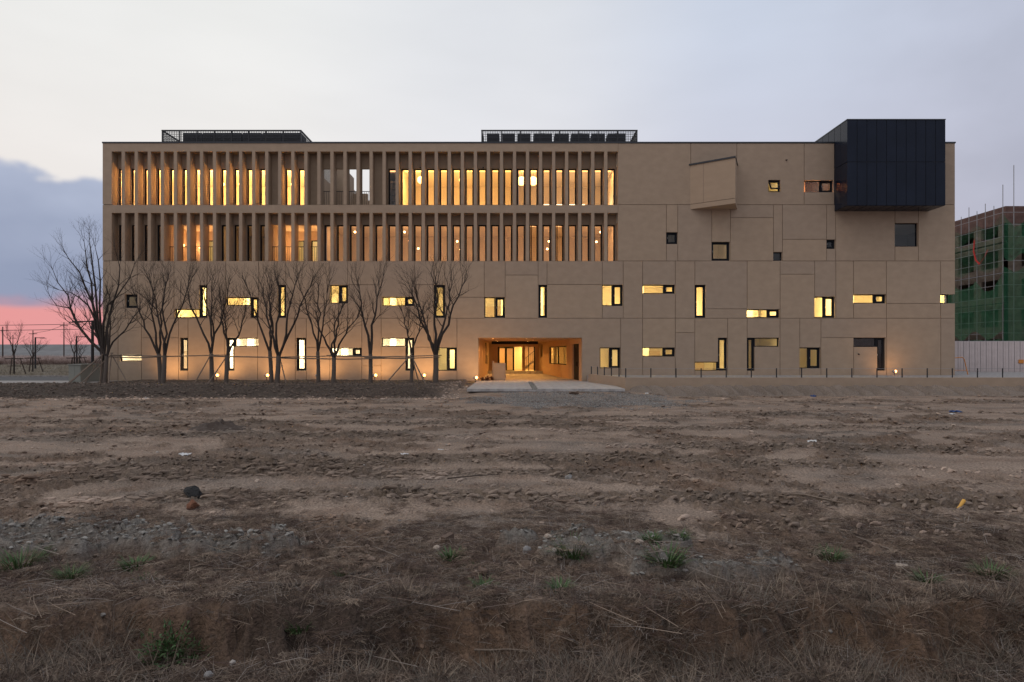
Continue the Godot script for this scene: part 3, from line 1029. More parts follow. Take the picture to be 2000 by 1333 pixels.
		l.light_size = 0.08
		l.spot_angle = 72.0
		l.spot_angle_attenuation = 0.6
		l.spot_range = 30.0
		l.spot_attenuation = 2.0
		l.shadow_enabled = true
		l.rotation = Vector3(-PI / 2, 0, 0)
		l.position = Vector3(0, -0.03, 0)
		o.add_child(l, true)

# ------------------------------------------------------------------ the ground
var n1 := FastNoiseLite.new()
var n2 := FastNoiseLite.new()
var n3 := FastNoiseLite.new()
var cells := FastNoiseLite.new()
# wheel tracks across the plot: [z at x = 0, slope, bend, half width, depth, x from, x to]
var tracks := [
	[-10.1, 0.02, 0.014, 0.36, 0.105, -6.5, 7.5], [-13.6, -0.03, 0.018, 0.46, 0.10, -7.5, 8.0], [-12.1, 0.05, -0.006, 0.25, 0.04, -9.0, 3.0],
	[-20.6, 0.10, 0.005, 0.40, 0.09, -16.0, 4.0], [-19.0, -0.13, 0.007, 0.38, 0.09, 1.0, 14.0], [-11.7, 0.05, 0.010, 0.30, 0.06, -8.5, -1.0],
	[-17.2, 0.16, 0.010, 0.40, 0.09, -13.0, -1.0], [-15.2, -0.12, 0.012, 0.40, 0.08, 2.0, 11.0], [-22.5, -0.16, 0.004, 0.35, 0.06, -3.0, 12.0], [-8.9, 0.10, 0.015, 0.3, 0.06, 2.5, 9.0],
]

func ground_noises() -> void:
	for a in [[n1, 101, 0.30, 3], [n2, 102, 1.5, 4], [n3, 103, 6.0, 3]]:
		a[0].noise_type = FastNoiseLite.TYPE_SIMPLEX_SMOOTH
		a[0].seed = a[1]
		a[0].frequency = a[2]
		a[0].fractal_octaves = a[3]
	cells.noise_type = FastNoiseLite.TYPE_CELLULAR
	cells.cellular_return_type = FastNoiseLite.RETURN_DISTANCE2_SUB
	cells.seed = 8
	cells.frequency = 5.0
	cells.fractal_octaves = 1

func rough_at(x: float, z: float) -> float:   # how churned up the soil is, 0 to 1, in streaks along x
	return smoothstep(-0.10, 0.32, n1.get_noise_2d(x * 0.85 + 40.0 + 5.0 * n1.get_noise_2d(z * 0.5, x * 0.4), z * 0.62) + 0.40 * n1.get_noise_2d(x * 1.9, z * 3.4 + 90.0)
		+ 0.26 * exp(-pow((x + 6.0) / 5.0, 2.0) - pow((z + 14.0) / 3.2, 2.0)) + 0.20 * exp(-pow((x - 6.5) / 4.5, 2.0) - pow((z + 14.5) / 3.5, 2.0)))

func clay_at(x: float, z: float) -> float:   # grey clay spoil
	var c := 0.0
	for p in [[-5.2, -7.6, 1.5, 0.8], [1.0, -7.3, 0.95, 0.55], [-3.2, -7.4, 1.2, 0.35], [2.1, -6.6, 0.8, 0.25], [-6.2, -6.9, 0.7, 0.5]]:
		var d := Vector2((x - p[0]) / p[2], (z - p[1]) / p[3]).length() + 0.75 * n2.get_noise_2d(x * 0.8, z * 0.8)
		c = maxf(c, 1.0 - smoothstep(0.75, 1.05, d))
	return c

func bank_edge(x: float) -> float:
	return -5.78 + 0.22 * n1.get_noise_1d(x * 1.6) + 0.10 * n2.get_noise_1d(x * 1.3) - 0.02 * x

func height(x: float, z: float) -> float:
	var h := -0.37 + 0.05 * n1.get_noise_2d(x * 0.5, z * 0.5)
	var far := smoothstep(-30.0, -34.0, z)
	var r := rough_at(x, z)
	var b := n2.get_noise_2d(x * 1.1, z * 1.9)
	h += (0.028 + 0.080 * r * (1.0 - far)) * b
	h += (0.018 + 0.036 * r) * n3.get_noise_2d(x, z * 1.3)
	h += 0.055 * r * (1.0 - far) * (0.5 - absf(n2.get_noise_2d(x * 3.1 + 7.0, z * 3.9)) * 2.2)
	# wheel tracks with their lugs
	for t in tracks:
		if x < t[5] or x > t[6]:
			continue
		var d: float = z - (t[0] + t[1] * x + t[2] * x * x + 0.25 * n1.get_noise_1d(x * 0.8 + t[0]))
		var w: float = t[3]
		if absf(d) < w * 1.7:
			var fade: float = smoothstep(t[5], t[5] + 1.5, x) * (1.0 - smoothstep(t[6] - 1.5, t[6], x)) * (0.6 + 0.8 * n1.get_noise_2d(x * 2.0, t[0]))
			var inside := 1.0 - smoothstep(w * 0.8, w * 1.05, absf(d))
			var lug := sin((x + 0.8 * absf(d)) * 24.0 + 1.2 * n2.get_noise_2d(x * 0.7, z))
			var lip := exp(-pow((absf(d) - w * 1.15) / 0.11, 2.0))
			h += fade * t[4] * 1.5 * (inside * (0.75 * smoothstep(-0.3, 0.5, lug) - 0.55) + 0.8 * lip * (0.7 + 0.9 * n3.get_noise_2d(x * 0.7, z)))
	# clay spoil, cracked
	var c := clay_at(x, z)
	if c > 0.0:
		h += c * (0.16 + 0.07 * b) - c * 0.06 * (1.0 - smoothstep(0.02, 0.20, cells.get_noise_2d(x, z) + 1.0))
	# cut bank close to the camera
	if z > -7.0:
		var e := bank_edge(x) + 0.10 * n2.get_noise_2d(x * 1.5, 1.0)
		var lump := n2.get_noise_2d(x * 1.7, z * 1.7)
		var t2 := smoothstep(e - 0.02, e + 0.42 + 0.10 * lump, z)
		h -= (0.33 + 0.18 * n1.get_noise_1d(x * 1.9 + 3.0)) * t2
		var face := t2 * (1.0 - t2) * 4.0
		h += face * (0.22 * lump + 0.10 * n3.get_noise_2d(x, z)) + 0.05 * smoothstep(e - 0.5, e, z) * (1.0 - t2)
		h += 0.04 * t2 * lump
	# planted mound before the left half of the facade
	if x < 0.0:
		var m := smoothstep(-32.6 + 0.5 * n1.get_noise_1d(x), -36.6, z) * (1.0 - smoothstep(-3.6, -1.6, x + 0.1 * (z + 36.0)))
		h = lerpf(h, 0.10 + 0.06 * n1.get_noise_2d(x * 1.5, z * 1.5) + 0.05 * b, m)
		if m > 0.02 and m < 0.98:
			h += 0.15 * n2.get_noise_2d(x * 0.9 + z * 0.5, z * 1.3)
	# the mound stops short of the pavement at the left end
	if x < -24.0 and z < -38.5:
		h = lerpf(h, minf(h, -0.06), smoothstep(-24.2, -25.4, x) * smoothstep(-39.2, -40.6, z))
	# spoil bank scraped against the garden wall on the right
	if x > 4.5:
		var m2 := smoothstep(-35.45 + 0.2 * n1.get_noise_1d(x * 1.3), -36.35, z) * smoothstep(4.8, 7.5, x)
		h = lerpf(h, 0.04 + 0.09 * n2.get_noise_2d(x * 0.8, 3.0), m2)
		if m2 > 0.03 and m2 < 0.95:
			var tooth := absf(fmod(absf(x * 1.15 - (z + 35.0) * 0.95 + 0.7 * n1.get_noise_1d(x * 1.7)), 1.0) - 0.5) * 2.0
			h += 0.30 * (smoothstep(0.15, 0.6, tooth) - 0.6)
	# gravel fan up to the concrete apron
	var gx := absf(x - 2.6) / 5.6
	if gx < 1.0 and z < -26.0:
		h = lerpf(h, maxf(h, -0.12 - 0.10 * gx), smoothstep(-31.0, -34.6, z) * (1.0 - smoothstep(0.75, 1.0, gx)))
	if z < -34.9 and x > -3.0 and x < 6.3:
		h = minf(h, -0.16)
	return h

func track_at(x: float, z: float) -> float:   # soil freshly turned up by wheels
	var k := 0.0
	for t in tracks:
		if x < t[5] or x > t[6]:
			continue
		var d: float = absf(z - (t[0] + t[1] * x + t[2] * x * x + 0.25 * n1.get_noise_1d(x * 0.8 + t[0])))
		var w: float = t[3]
		k = maxf(k, (1.0 - smoothstep(w * 0.9, w * 1.7, d + 0.3 * w * n2.get_noise_2d(x * 2.0, z * 2.0))) * smoothstep(t[5], t[5] + 1.5, x) * (1.0 - smoothstep(t[6] - 1.5, t[6], x)))
	return k

func gravel_at(x: float, z: float) -> float:
	var d := Vector2((x - 2.8) / 5.4, (z + 31.0) / 3.9).length() + 0.5 * n1.get_noise_2d(x * 1.3, z * 1.3) + 0.25 * n2.get_noise_2d(x, z)
	return 1.0 - smoothstep(0.75, 1.05, d)

func litter_at(x: float, z: float) -> float:   # dead grass and plant litter
	var edge := -8.2 + 2.6 * n1.get_noise_1d(x * 0.8 + 7.0)
	return clampf(smoothstep(edge - 1.5, edge + 1.5, z + 2.4 * n2.get_noise_2d(x * 0.45, z * 0.6)), 0.0, 1.0)

func soil_colour(x: float, z: float) -> Color:
	var pale := Color(0.60, 0.455, 0.358)
	var brown := Color(0.25, 0.175, 0.128)
	var r := rough_at(x, z)
	var p := n1.get_noise_2d(x * 1.1 - 20.0, z * 2.6)
	var c := pale.lerp(brown, clampf(0.12 + 0.75 * r + 0.35 * p, 0.0, 1.0))
	c = c.lerp(Color(0.25, 0.228, 0.205), clampf(0.9 * n1.get_noise_2d(x * 0.7 + 60.0, z * 1.3) - 0.05, 0.0, 0.6))   # greyer silt
	c = c.lerp(Color(0.30, 0.178, 0.112), clampf(1.1 * n1.get_noise_2d(x * 1.7 - 70.0, z * 2.3) - 0.12, 0.0, 0.4))   # rusty subsoil
	c = c.lerp(Color(0.215, 0.160, 0.120), track_at(x, z) * 0.75)
	c = c.lerp(Color(0.29, 0.285, 0.28), gravel_at(x, z) * 0.45)
	var l := litter_at(x, z)
	c = c.lerp(Color(0.20, 0.142, 0.108).lerp(Color(0.37, 0.265, 0.20), clampf(0.5 + n2.get_noise_2d(x, z), 0.0, 1.0)), l * 0.85)  # plant litter tone; darkening towards the camera is painted in with it
	if z > -7.0:
		var e := bank_edge(x)
		var t := smoothstep(e, e + 0.1, z) * (1.0 - smoothstep(e + 0.45, e + 0.75, z))
		c = c.lerp(Color(0.27, 0.168, 0.108).lerp(Color(0.120, 0.083, 0.064), clampf(0.5 + 1.6 * n1.get_noise_2d(x * 1.4, z), 0.0, 1.0)), t * 0.9)
	if z > -6.2:   # humus below the bank, lens darkening of the bottom edge painted in
		c = c.lerp(Color(0.105, 0.076, 0.060), 0.75 * smoothstep(bank_edge(x) + 0.35, bank_edge(x) + 0.6, z) * clampf(0.75 + n2.get_noise_2d(x * 0.9, z), 0.0, 1.0))
	c = c.lerp(Color(0.33, 0.318, 0.295), clay_at(x, z) * (0.75 + 0.3 * n2.get_noise_2d(x * 1.3, z * 1.3)))
	if x < 0.0 and z < -32.4:
		c = c.lerp(Color(0.105, 0.078, 0.063), 0.95 * smoothstep(-32.4, -33.6, z) * (1.0 - smoothstep(-4.5, -2.0, x)))
	if x > 5.0 and z < -35.0:
		c = c.lerp(Color(0.36, 0.30, 0.255), 0.75)
	return c

func make_ground() -> void:
	ground_noises()
	var zs := []
	var z := -2.8
	while z > -44.9:
		zs.append(z)
		z -= clampf(absf(z) * 0.0060, 0.022, 0.15)
	var nx := 700
	var v := PackedVector3Array()
	var c := PackedColorArray()
	var ix := PackedInt32Array()
	for j in zs.size():
		var half := 4.5 + 0.92 * absf(zs[j])
		for i in nx + 1:
			var x := (float(i) / nx * 2.0 - 1.0) * half
			v.append(Vector3(x, height(x, zs[j]), zs[j]))
			c.append(soil_colour(x, zs[j]))
	for j in zs.size() - 1:
		for i in nx:
			var a := j * (nx + 1) + i
			for k in [a, a + nx + 1, a + 1, a + 1, a + nx + 1, a + nx + 2]:
				ix.append(k)
	var nrm := PackedVector3Array()
	nrm.resize(v.size())
	for k in range(0, ix.size(), 3):
		var m := (v[ix[k + 1]] - v[ix[k]]).cross(v[ix[k + 2]] - v[ix[k]])
		if m.y < 0.0:
			m = -m
		nrm[ix[k]] += m
		nrm[ix[k + 1]] += m
		nrm[ix[k + 2]] += m
	for k in nrm.size():
		nrm[k] = nrm[k].normalized()
	var ar := []
	ar.resize(Mesh.ARRAY_MAX)
	ar[Mesh.ARRAY_VERTEX] = v
	ar[Mesh.ARRAY_NORMAL] = nrm
	ar[Mesh.ARRAY_COLOR] = c
	ar[Mesh.ARRAY_INDEX] = ix
	var m := ArrayMesh.new()
	m.add_surface_from_arrays(Mesh.PRIMITIVE_TRIANGLES, ar)
	struct("ground", m, mat.soil, "rough churned brown soil of the building plot with wheel tracks")
	# the land beyond, one sheet out to the horizon
	var mb := Mb.new()
	mb.box(Vector3(-900, -0.62, 30), Vector3(900, -0.60, -2.0))
	mb.box(Vector3(-900, -0.62, -2.0), Vector3(-43, -0.60, -44))
	mb.box(Vector3(43, -0.62, -2.0), Vector3(900, -0.60, -44))
	mb.box(Vector3(-900, -0.5, -44.0), Vector3(900, -0.12, -900))
	var far_soil := grained(lin(0.27, 0.23, 0.185), 0.95, noise_tex(0.02, 77, Color(0.45, 0.43, 0.40), Color(1, 1, 1), 6), 0.05)
	struct("land", mb.mesh(), far_soil, "flat bare land reaching out to the horizon")

func scatter(called: String, meshes: Array, material: Material, places: Array, label: String) -> void:
	# stuff nobody could count; places: [Transform3D, Color]
	for k in meshes.size():
		var mm := MultiMesh.new()
		mm.transform_format = MultiMesh.TRANSFORM_3D
		mm.use_colors = true
		mm.mesh = meshes[k]
		var mine := []
		for i in range(k, places.size(), meshes.size()):
			mine.append(places[i])
		mm.instance_count = mine.size()
		for i in mine.size():
			mm.set_instance_transform(i, mine[i][0])
			mm.set_instance_color(i, mine[i][1])
		var o := MultiMeshInstance3D.new()
		o.name = numbered(called)
		o.multimesh = mm
		o.material_override = material
		add_child(o, true)
		o.set_meta("label", label)
		o.set_meta("kind", "stuff")

func rock_mesh(sd: int, cuts := 9, seg := 9, lo := 0.55) -> ArrayMesh:   # a unit rock with broken faces
	var r := RandomNumberGenerator.new()
	r.seed = sd
	var planes := []
	for k in cuts:
		planes.append([Vector3(r.randfn(), r.randfn(), r.randfn()).normalized(), r.randf_range(lo, 0.92)])
	var p := func(i: int, j: int) -> Vector3:
		var a := TAU * i / seg
		var b := PI * j / (seg - 2)
		var q := Vector3(sin(b) * cos(a), cos(b), sin(b) * sin(a))
		for pl in planes:
			var over: float = q.dot(pl[0]) - pl[1]
			if over > 0.0:
				q -= pl[0] * over
		return q * (1.0 + 0.22 * n2.get_noise_3d(q.x * 1.1 + sd, q.y * 1.1, q.z * 1.1))
	var mb := Mb.new()
	for i in seg:
		for j in seg - 2:
			var a: Vector3 = p.call(i, j)
			var b: Vector3 = p.call(i + 1, j)
			var c: Vector3 = p.call(i + 1, j + 1)
			var d: Vector3 = p.call(i, j + 1)
			if j == 0:
				mb.tri(a, c, d)
			elif j == seg - 3:
				mb.tri(a, b, d)
			else:
				mb.quad(a, b, c, d)
	return mb.mesh(true)

func blade(mb: Mb, root: Vector3, dir: Vector3, length: float, w: float, droop: float, segs := 3) -> void:
	# a flat leaf or straw, tapering, that bends over as it rises
	var p := root
	var d := dir.normalized()
	var side := d.cross(Vector3.UP)
	side = (side.normalized() if side.length() > 0.05 else Vector3.RIGHT)
	var last_a := p - side * w / 2
	var last_b := p + side * w / 2
	for k in segs:
		p += d * length / segs
		d = (d + Vector3(0, -droop, 0)).normalized()
		var t := 1.0 - float(k + 1) / segs
		var a := p - side * w / 2 * t
		var b := p + side * w / 2 * t
		if k == segs - 1:
			mb.tri(last_a, last_b, p)
		else:
			mb.quad(last_a, last_b, b, a)
		last_a = a
		last_b = b

func grass_mesh(sd: int, count: int, tall: float, wide: float, w: float, lie: float) -> ArrayMesh:
	var r := RandomNumberGenerator.new()
	r.seed = sd
	var mb := Mb.new()
	for k in count:
		var a := r.randf() * TAU
		var s := r.randf_range(0.55, 1.0)
		mb.tint = Color(s, s, s)
		var up := r.randf_range(0.2, 1.0) * (1.0 - lie) + 0.06
		blade(mb, Vector3(cos(a), 0, sin(a)) * wide * sqrt(r.randf()) + Vector3(0, -0.01, 0), Vector3(cos(a + r.randf_range(-1, 1)), up * 2.2, sin(a + r.randf_range(-1, 1))), tall * r.randf_range(0.4, 1.0), w * r.randf_range(0.7, 1.3), r.randf_range(0.1, 0.5) * (1.0 - lie) + 0.03)
	return mb.mesh(true)

func straw_mesh(sd: int, count: int, span: float, thick: float) -> ArrayMesh:   # loose stalks lying over one another
	var r := RandomNumberGenerator.new()
	r.seed = sd
	var mb := Mb.new()
	for k in count:
		var a := r.randf() * TAU
		var c := Vector3(r.randf_range(-1, 1), 0, r.randf_range(-1, 1)) * span * 0.6
		var l := span * r.randf_range(0.3, 1.0)
		var d := Vector3(cos(a), r.randf_range(-0.10, 0.22), sin(a))
		var s := r.randf_range(0.45, 1.0)
		mb.tint = Color(s, s * 0.97, s * 0.93)
		var bend := Vector3(r.randf_range(-1, 1), r.randf_range(0, 0.6), r.randf_range(-1, 1)) * l * 0.12
		mb.tube([c - d * l / 2 + Vector3(0, 0.012, 0), c + bend + Vector3(0, 0.02, 0), c + d * l / 2 + Vector3(0, 0.012, 0)], [thick, thick * 0.9, thick * 0.5], 3)
	return mb.mesh(true)

func on_bank(x: float, z: float) -> float:   # bare soil on the face of the cut bank
	var e := bank_edge(x)
	return smoothstep(e - 0.15, e + 0.05, z) * (1.0 - smoothstep(e + 0.4, e + 0.6, z)) * smoothstep(-0.25, 0.1, n1.get_noise_1d(x * 1.7 + 20.0))

func on_ground(x: float, z: float, up := 0.0) -> Vector3: return Vector3(x, height(x, z) + up, z)

func make_scatter() -> void:
	var r := RandomNumberGenerator.new()
	r.seed = 55
	var turn := func(s: Vector3, tilt: float) -> Basis:
		return (Basis(Vector3(r.randfn(), 0.01, r.randfn()).normalized(), r.randf_range(-tilt, tilt)) * Basis(Vector3.UP, r.randf() * TAU)).scaled_local(s)
	# clods of soil
	var places := []
	while places.size() < 24000:
		var z := -4.6 - 30.0 * pow(r.randf(), 1.7)
		var x := r.randf_range(-1, 1) * (2.0 + 0.85 * absf(z))
		var k := maxf(rough_at(x, z), track_at(x, z))
		if r.randf() > (0.08 + 0.92 * k * k) * (1.0 - 0.7 * litter_at(x, z)):
			continue
		var s := 0.009 + 0.034 * pow(r.randf(), 2.6) * (0.6 + absf(z) / 14.0)
		var c := soil_colour(x, z) * r.randf_range(0.42, 0.80)
		places.append([Transform3D(turn.call(Vector3(s * r.randf_range(0.9, 1.9), s * r.randf_range(0.35, 0.7), s), 0.35), on_ground(x, z, s * 0.08)), c])
	var rocks := []
	for k in 4:
		rocks.append(rock_mesh(300 + k, 9, 7, 0.35))
	scatter("soil_clods", rocks, mat.tinted, places, "loose clods of brown soil strewn over the churned plot")
	# lugs of soil thrown up by tyres, in slanting rows along the wheel tracks
	var lugs := []
	for t in tracks:
		var x: float = t[5]
		while x < t[6]:
			for k in 4:
				if r.randf() < 0.22:
					continue
				var off: float = (k - 1.5) * 0.55 * t[3] + r.randf_range(-0.05, 0.05)
				var px: float = x + off * 0.9 + r.randf_range(-0.03, 0.03)
				var pz: float = t[0] + t[1] * px + t[2] * px * px + 0.25 * n1.get_noise_1d(px * 0.8 + t[0]) + off
				var s := r.randf_range(0.6, 1.25)
				var b := (Basis(Vector3.UP, 0.65 + r.randf_range(-0.3, 0.3)) * Basis(Vector3.RIGHT, r.randf_range(-0.7, 0.3)) * Basis(Vector3(0, 0, 1), r.randf_range(-0.25, 0.25))).scaled_local(Vector3(0.125 * s, 0.034 * s, 0.032 * s))
				lugs.append([Transform3D(b, on_ground(px, pz, 0.015)), soil_colour(px, pz) * r.randf_range(0.6, 0.95)])
			x += 0.15
	scatter("tread_clods", rocks, mat.tinted, lugs, "slanting clods of soil pressed up along the wheel tracks")
	# gravel before the apron
	places = []
	while places.size() < 11000:
		var z := r.randf_range(-35.0, -25.5)
		var x := r.randf_range(-4.0, 9.5)
		if r.randf() > gravel_at(x, z):
			continue
		var s := r.randf_range(0.012, 0.035)
		var g := r.randf_range(0.12, 0.34)
		places.append([Transform3D(turn.call(Vector3(s, s * 0.7, s), 0.6), on_ground(x, z, s * 0.3)), Color(g, g * 0.97, g * 0.93)])
	scatter("gravel", [rocks[0], rocks[1]], mat.tinted, places, "grey crushed stone spread before the concrete apron")
	# dead grass, standing in tufts and lying as straw
	var tufts := []
	var straws := []
	while tufts.size() < 3000 or straws.size() < 6000:
		var z := -4.3 - 7.5 * r.randf()
		var x := r.randf_range(-1, 1) * (1.5 + 0.85 * absf(z))
		var l := litter_at(x, z) * (1.0 - 0.8 * clay_at(x, z))
		var patch := smoothstep(-0.15, 0.35, n2.get_noise_2d(x * 0.55 + 30.0, z * 0.8))
		if r.randf() > (l * (0.15 + 0.85 * patch) + 0.015) * (1.0 - 0.7 * on_bank(x, z)):
			continue
		var tone: Color = [Color(0.40, 0.315, 0.25), Color(0.22, 0.165, 0.135), Color(0.14, 0.10, 0.085), Color(0.12, 0.077, 0.067), Color(0.36, 0.315, 0.285)][r.randi() % 5] * r.randf_range(0.7, 1.15)
		var s := r.randf_range(0.5, 1.1)
		if r.randf() < 0.34 and tufts.size() < 3000:
			tufts.append([Transform3D(turn.call(Vector3.ONE * s, 0.3), on_ground(x, z)), tone * 0.85])
		elif straws.size() < 6000:
			straws.append([Transform3D(turn.call(Vector3.ONE * s, 0.12), on_ground(x, z, 0.004)), tone])
	scatter("dry_grass", [grass_mesh(1, 16, 0.17, 0.07, 0.006, 0.35), grass_mesh(2, 12, 0.24, 0.08, 0.005, 0.2), grass_mesh(3, 20, 0.13, 0.10, 0.006, 0.6)], mat.tinted, tufts, "withered brown grass on the near edge of the plot")
	scatter("straw", [straw_mesh(4, 12, 0.22, 0.0020), straw_mesh(5, 6, 0.36, 0.0028), straw_mesh(6, 22, 0.13, 0.0016), straw_mesh(7, 3, 0.55, 0.0034)], mat.tinted, straws, "dead stalks and straw lying over the near ground")
	# dark matted weeds and roots hanging at the cut bank
	places = []
	while places.size() < 1500:
		var x := r.randf_range(-7.5, 7.5)
		var z := bank_edge(x) + r.randf_range(-0.15, 1.1)
		if n1.get_noise_2d(x * 1.5 + 11.0, z) < -0.05:
			continue
		places.append([Transform3D(turn.call(Vector3.ONE * r.randf_range(0.6, 1.3), 0.7), on_ground(x, z)), [Color(0.20, 0.148, 0.112), Color(0.13, 0.095, 0.075), Color(0.31, 0.24, 0.18), Color(0.17, 0.148, 0.12)][r.randi() % 4]])
	scatter("matted_weeds", [grass_mesh(21, 18, 0.26, 0.10, 0.006, 0.45), grass_mesh(22, 14, 0.34, 0.12, 0.005, 0.5)], mat.tinted, places, "dark matted dead weeds and roots along the cut bank")
	# crumbled plant litter matted over the near soil
	places = []
	while places.size() < 12000:
		var z := -4.2 - 6.5 * r.randf()
		var x := r.randf_range(-1, 1) * (1.5 + 0.85 * absf(z))
		var keep := litter_at(x, z) * (1.0 - 0.8 * on_bank(x, z)) * (1.0 - 0.75 * clay_at(x, z)) * (0.35 + 0.65 * smoothstep(-0.3, 0.3, n2.get_noise_2d(x * 0.8 - 9.0, z * 1.1)))
		if r.randf() > keep:
			continue
		var tone: Color = [Color(0.30, 0.218, 0.165), Color(0.20, 0.143, 0.112), Color(0.40, 0.32, 0.255), Color(0.15, 0.102, 0.082)][r.randi() % 4] * r.randf_range(0.75, 1.2)
		places.append([Transform3D(turn.call(Vector3.ONE * r.randf_range(0.7, 1.3), 0.25), on_ground(x, z, 0.003)), tone])
	scatter("plant_litter", [straw_mesh(14, 26, 0.09, 0.0016), straw_mesh(15, 34, 0.07, 0.0014), straw_mesh(16, 20, 0.12, 0.0016)], mat.tinted, places, "short bits of dead plants matted over the near soil")
	# lumps of grey clay
	places = []
	while places.size() < 2200:
		var z := r.randf_range(-8.8, -6.0)
		var x := r.randf_range(-7.5, 3.2)
		if r.randf() > clay_at(x, z):
			continue
		var s := 0.005 + 0.026 * pow(r.randf(), 3.0)
		places.append([Transform3D(turn.call(Vector3(s * 1.6, s * 0.6, s), 0.4), on_ground(x, z, s * 0.05)), Color(0.27, 0.258, 0.237) * r.randf_range(0.75, 1.05)])
	scatter("clay_lumps", rocks, mat.tinted, places, "broken lumps of grey clay on the clay heaps")
	# clods on the mound
	places = []
	while places.size() < 9000:
		var z := r.randf_range(-41.0, -32.2)
		var x := r.randf_range(-36.0, -2.6)
		var s := 0.02 + 0.07 * pow(r.randf(), 2.5)
		places.append([Transform3D(turn.call(Vector3(s * 1.3, s * 0.7, s), 0.5), on_ground(x, z, s * 0.1)), soil_colour(x, z) * r.randf_range(0.6, 1.3)])
	scatter("mound_clods", rocks, mat.tinted, places, "rough clods of soil over the planted mound")
	# sparse dry stalks further out, and on the mound
	places = []
	while places.size() < 6500:
		var z := r.randf_range(-34.0, -10.0) if r.randf() < 0.3 else r.randf_range(-44.0, -33.0)
		var x := r.randf_range(-1, 1) * (0.8 * absf(z)) if z > -33.0 else r.randf_range(-34.0, -3.5)
		if z > -33.0 and r.randf() > 0.25 * rough_at(x, z) + 0.04:
			continue
		places.append([Transform3D(turn.call(Vector3.ONE * r.randf_range(0.6, 1.3), 0.2), on_ground(x, z)), Color(0.22, 0.165, 0.12) * r.randf_range(0.6, 1.2)])
	scatter("dry_stubble", [grass_mesh(11, 10, 0.12, 0.12, 0.012, 0.5)], mat.tinted, places, "thin dry stubble on the mound and the plot")
	# small stones
	places = []
	while places.size() < 150:
		var z := -4.8 - 12.0 * pow(r.randf(), 1.5)
		var x := r.randf_range(-1, 1) * (1.5 + 0.8 * absf(z))
		var s := 0.010 + 0.026 * pow(r.randf(), 2.0)
		var g := r.randf_range(0.12, 0.34)
		places.append([Transform3D(turn.call(Vector3(s, s * 0.7, s * 1.1), 0.5), on_ground(x, z, s * 0.4)), Color(g * 1.05, g * 0.95, g * 0.87)])
	scatter("small_stones", [rocks[2], rocks[3]], mat.tinted, places, "small pale stones scattered over the near ground")

func make_apron() -> void:
	# concrete apron in two halves with a gravel-filled drain between them
	var mb := Mb.new()
	mb.box(Vector3(-2.32, -0.14, -35.0), Vector3(1.02, 0.0, F + 0.31))
	mb.box(Vector3(1.34, -0.14, -35.0), Vector3(5.80, 0.0, F + 0.31))
	mb.box(Vector3(1.02, -0.14, -35.0), Vector3(1.34, -0.07, F + 0.31))
	mb.box(Vector3(-2.23, -0.14, F + 0.31), Vector3(4.66, -0.004, -62.4))
	struct("apron", mb.mesh(), mat.slab, "pale concrete apron and floor leading into the entrance passage")
	var r := RandomNumberGenerator.new()
	r.seed = 5
	var st := []
	for k in 900:
		var s := r.randf_range(0.014, 0.03)
		var g := r.randf_range(0.12, 0.3)
		st.append([Transform3D(Basis(Vector3.UP, r.randf() * TAU).scaled_local(Vector3(s, s * 0.8, s)), Vector3(r.randf_range(1.04, 1.32), -0.06 + r.randf() * 0.02, r.randf_range(-44.5, -35.1))), Color(g, g * 0.95, g * 0.85)])
	scatter("drain_gravel", [rock_mesh(390, 7, 7)], mat.tinted, st, "gravel in the drain across the concrete apron")
	# garden wall and raised terrace on the right
	mb = Mb.new()
	prism(mb, [Vector2(62, -36.6), Vector2(6.1, -36.6), Vector2(4.93, -43.6), Vector2(4.93, -44.99), Vector2(29.5, -44.99), Vector2(29.5, -54), Vector2(62, -54)].map(func(p): return p), -0.6, 0.40)
	struct("terrace", mb.mesh(), mat.pave, "raised terrace along the right half of the building")
	mb = Mb.new()
	prism(mb, [Vector2(62, -36.58), Vector2(62, -36.82), Vector2(6.32, -36.82), Vector2(6.08, -36.58)], -0.7, 0.52)
	prism(mb, [Vector2(6.08, -36.58), Vector2(6.32, -36.82), Vector2(5.15, -43.6), Vector2(4.9, -43.6)], -0.7, 0.52)
	single("garden_wall", mb.mesh(), mat.concrete1, Vector3.ZERO, "low tan retaining wall with a thin railing right of the entrance", "wall")
	var rail := thing("railing", Vector3.ZERO, "thin dark wire railing with flat posts on the low tan wall", "railing")
	var post := Mb.new()
	post.box(Vector3(-0.03, 0.0, -0.008), Vector3(0.03, 0.50, 0.008))
	var pm := post.mesh()
	for k in 21:
		var p := piece("post", pm, mat.dark_steel, rail)
		p.position = Vector3(6.12 + 1.352 * k, 0.52, -36.70)
	for k in 5:
		var p := piece("post", pm, mat.dark_steel, rail)
		var t := (k + 1) / 5.0
		p.position = Vector3(lerpf(6.2, 5.05, t), 0.52, lerpf(-36.7, -43.4, t))
		p.rotation.y = 0.1
	mb = Mb.new()
	mb.bar(Vector3(5.05, 1.0, -43.4), Vector3(6.2, 1.0, -36.7), 0.014, 0.014)
	mb.bar(Vector3(6.12, 1.0, -36.7), Vector3(60, 1.0, -36.7), 0.014, 0.014)
	piece("wire", mb.mesh(), mat.steel, rail)

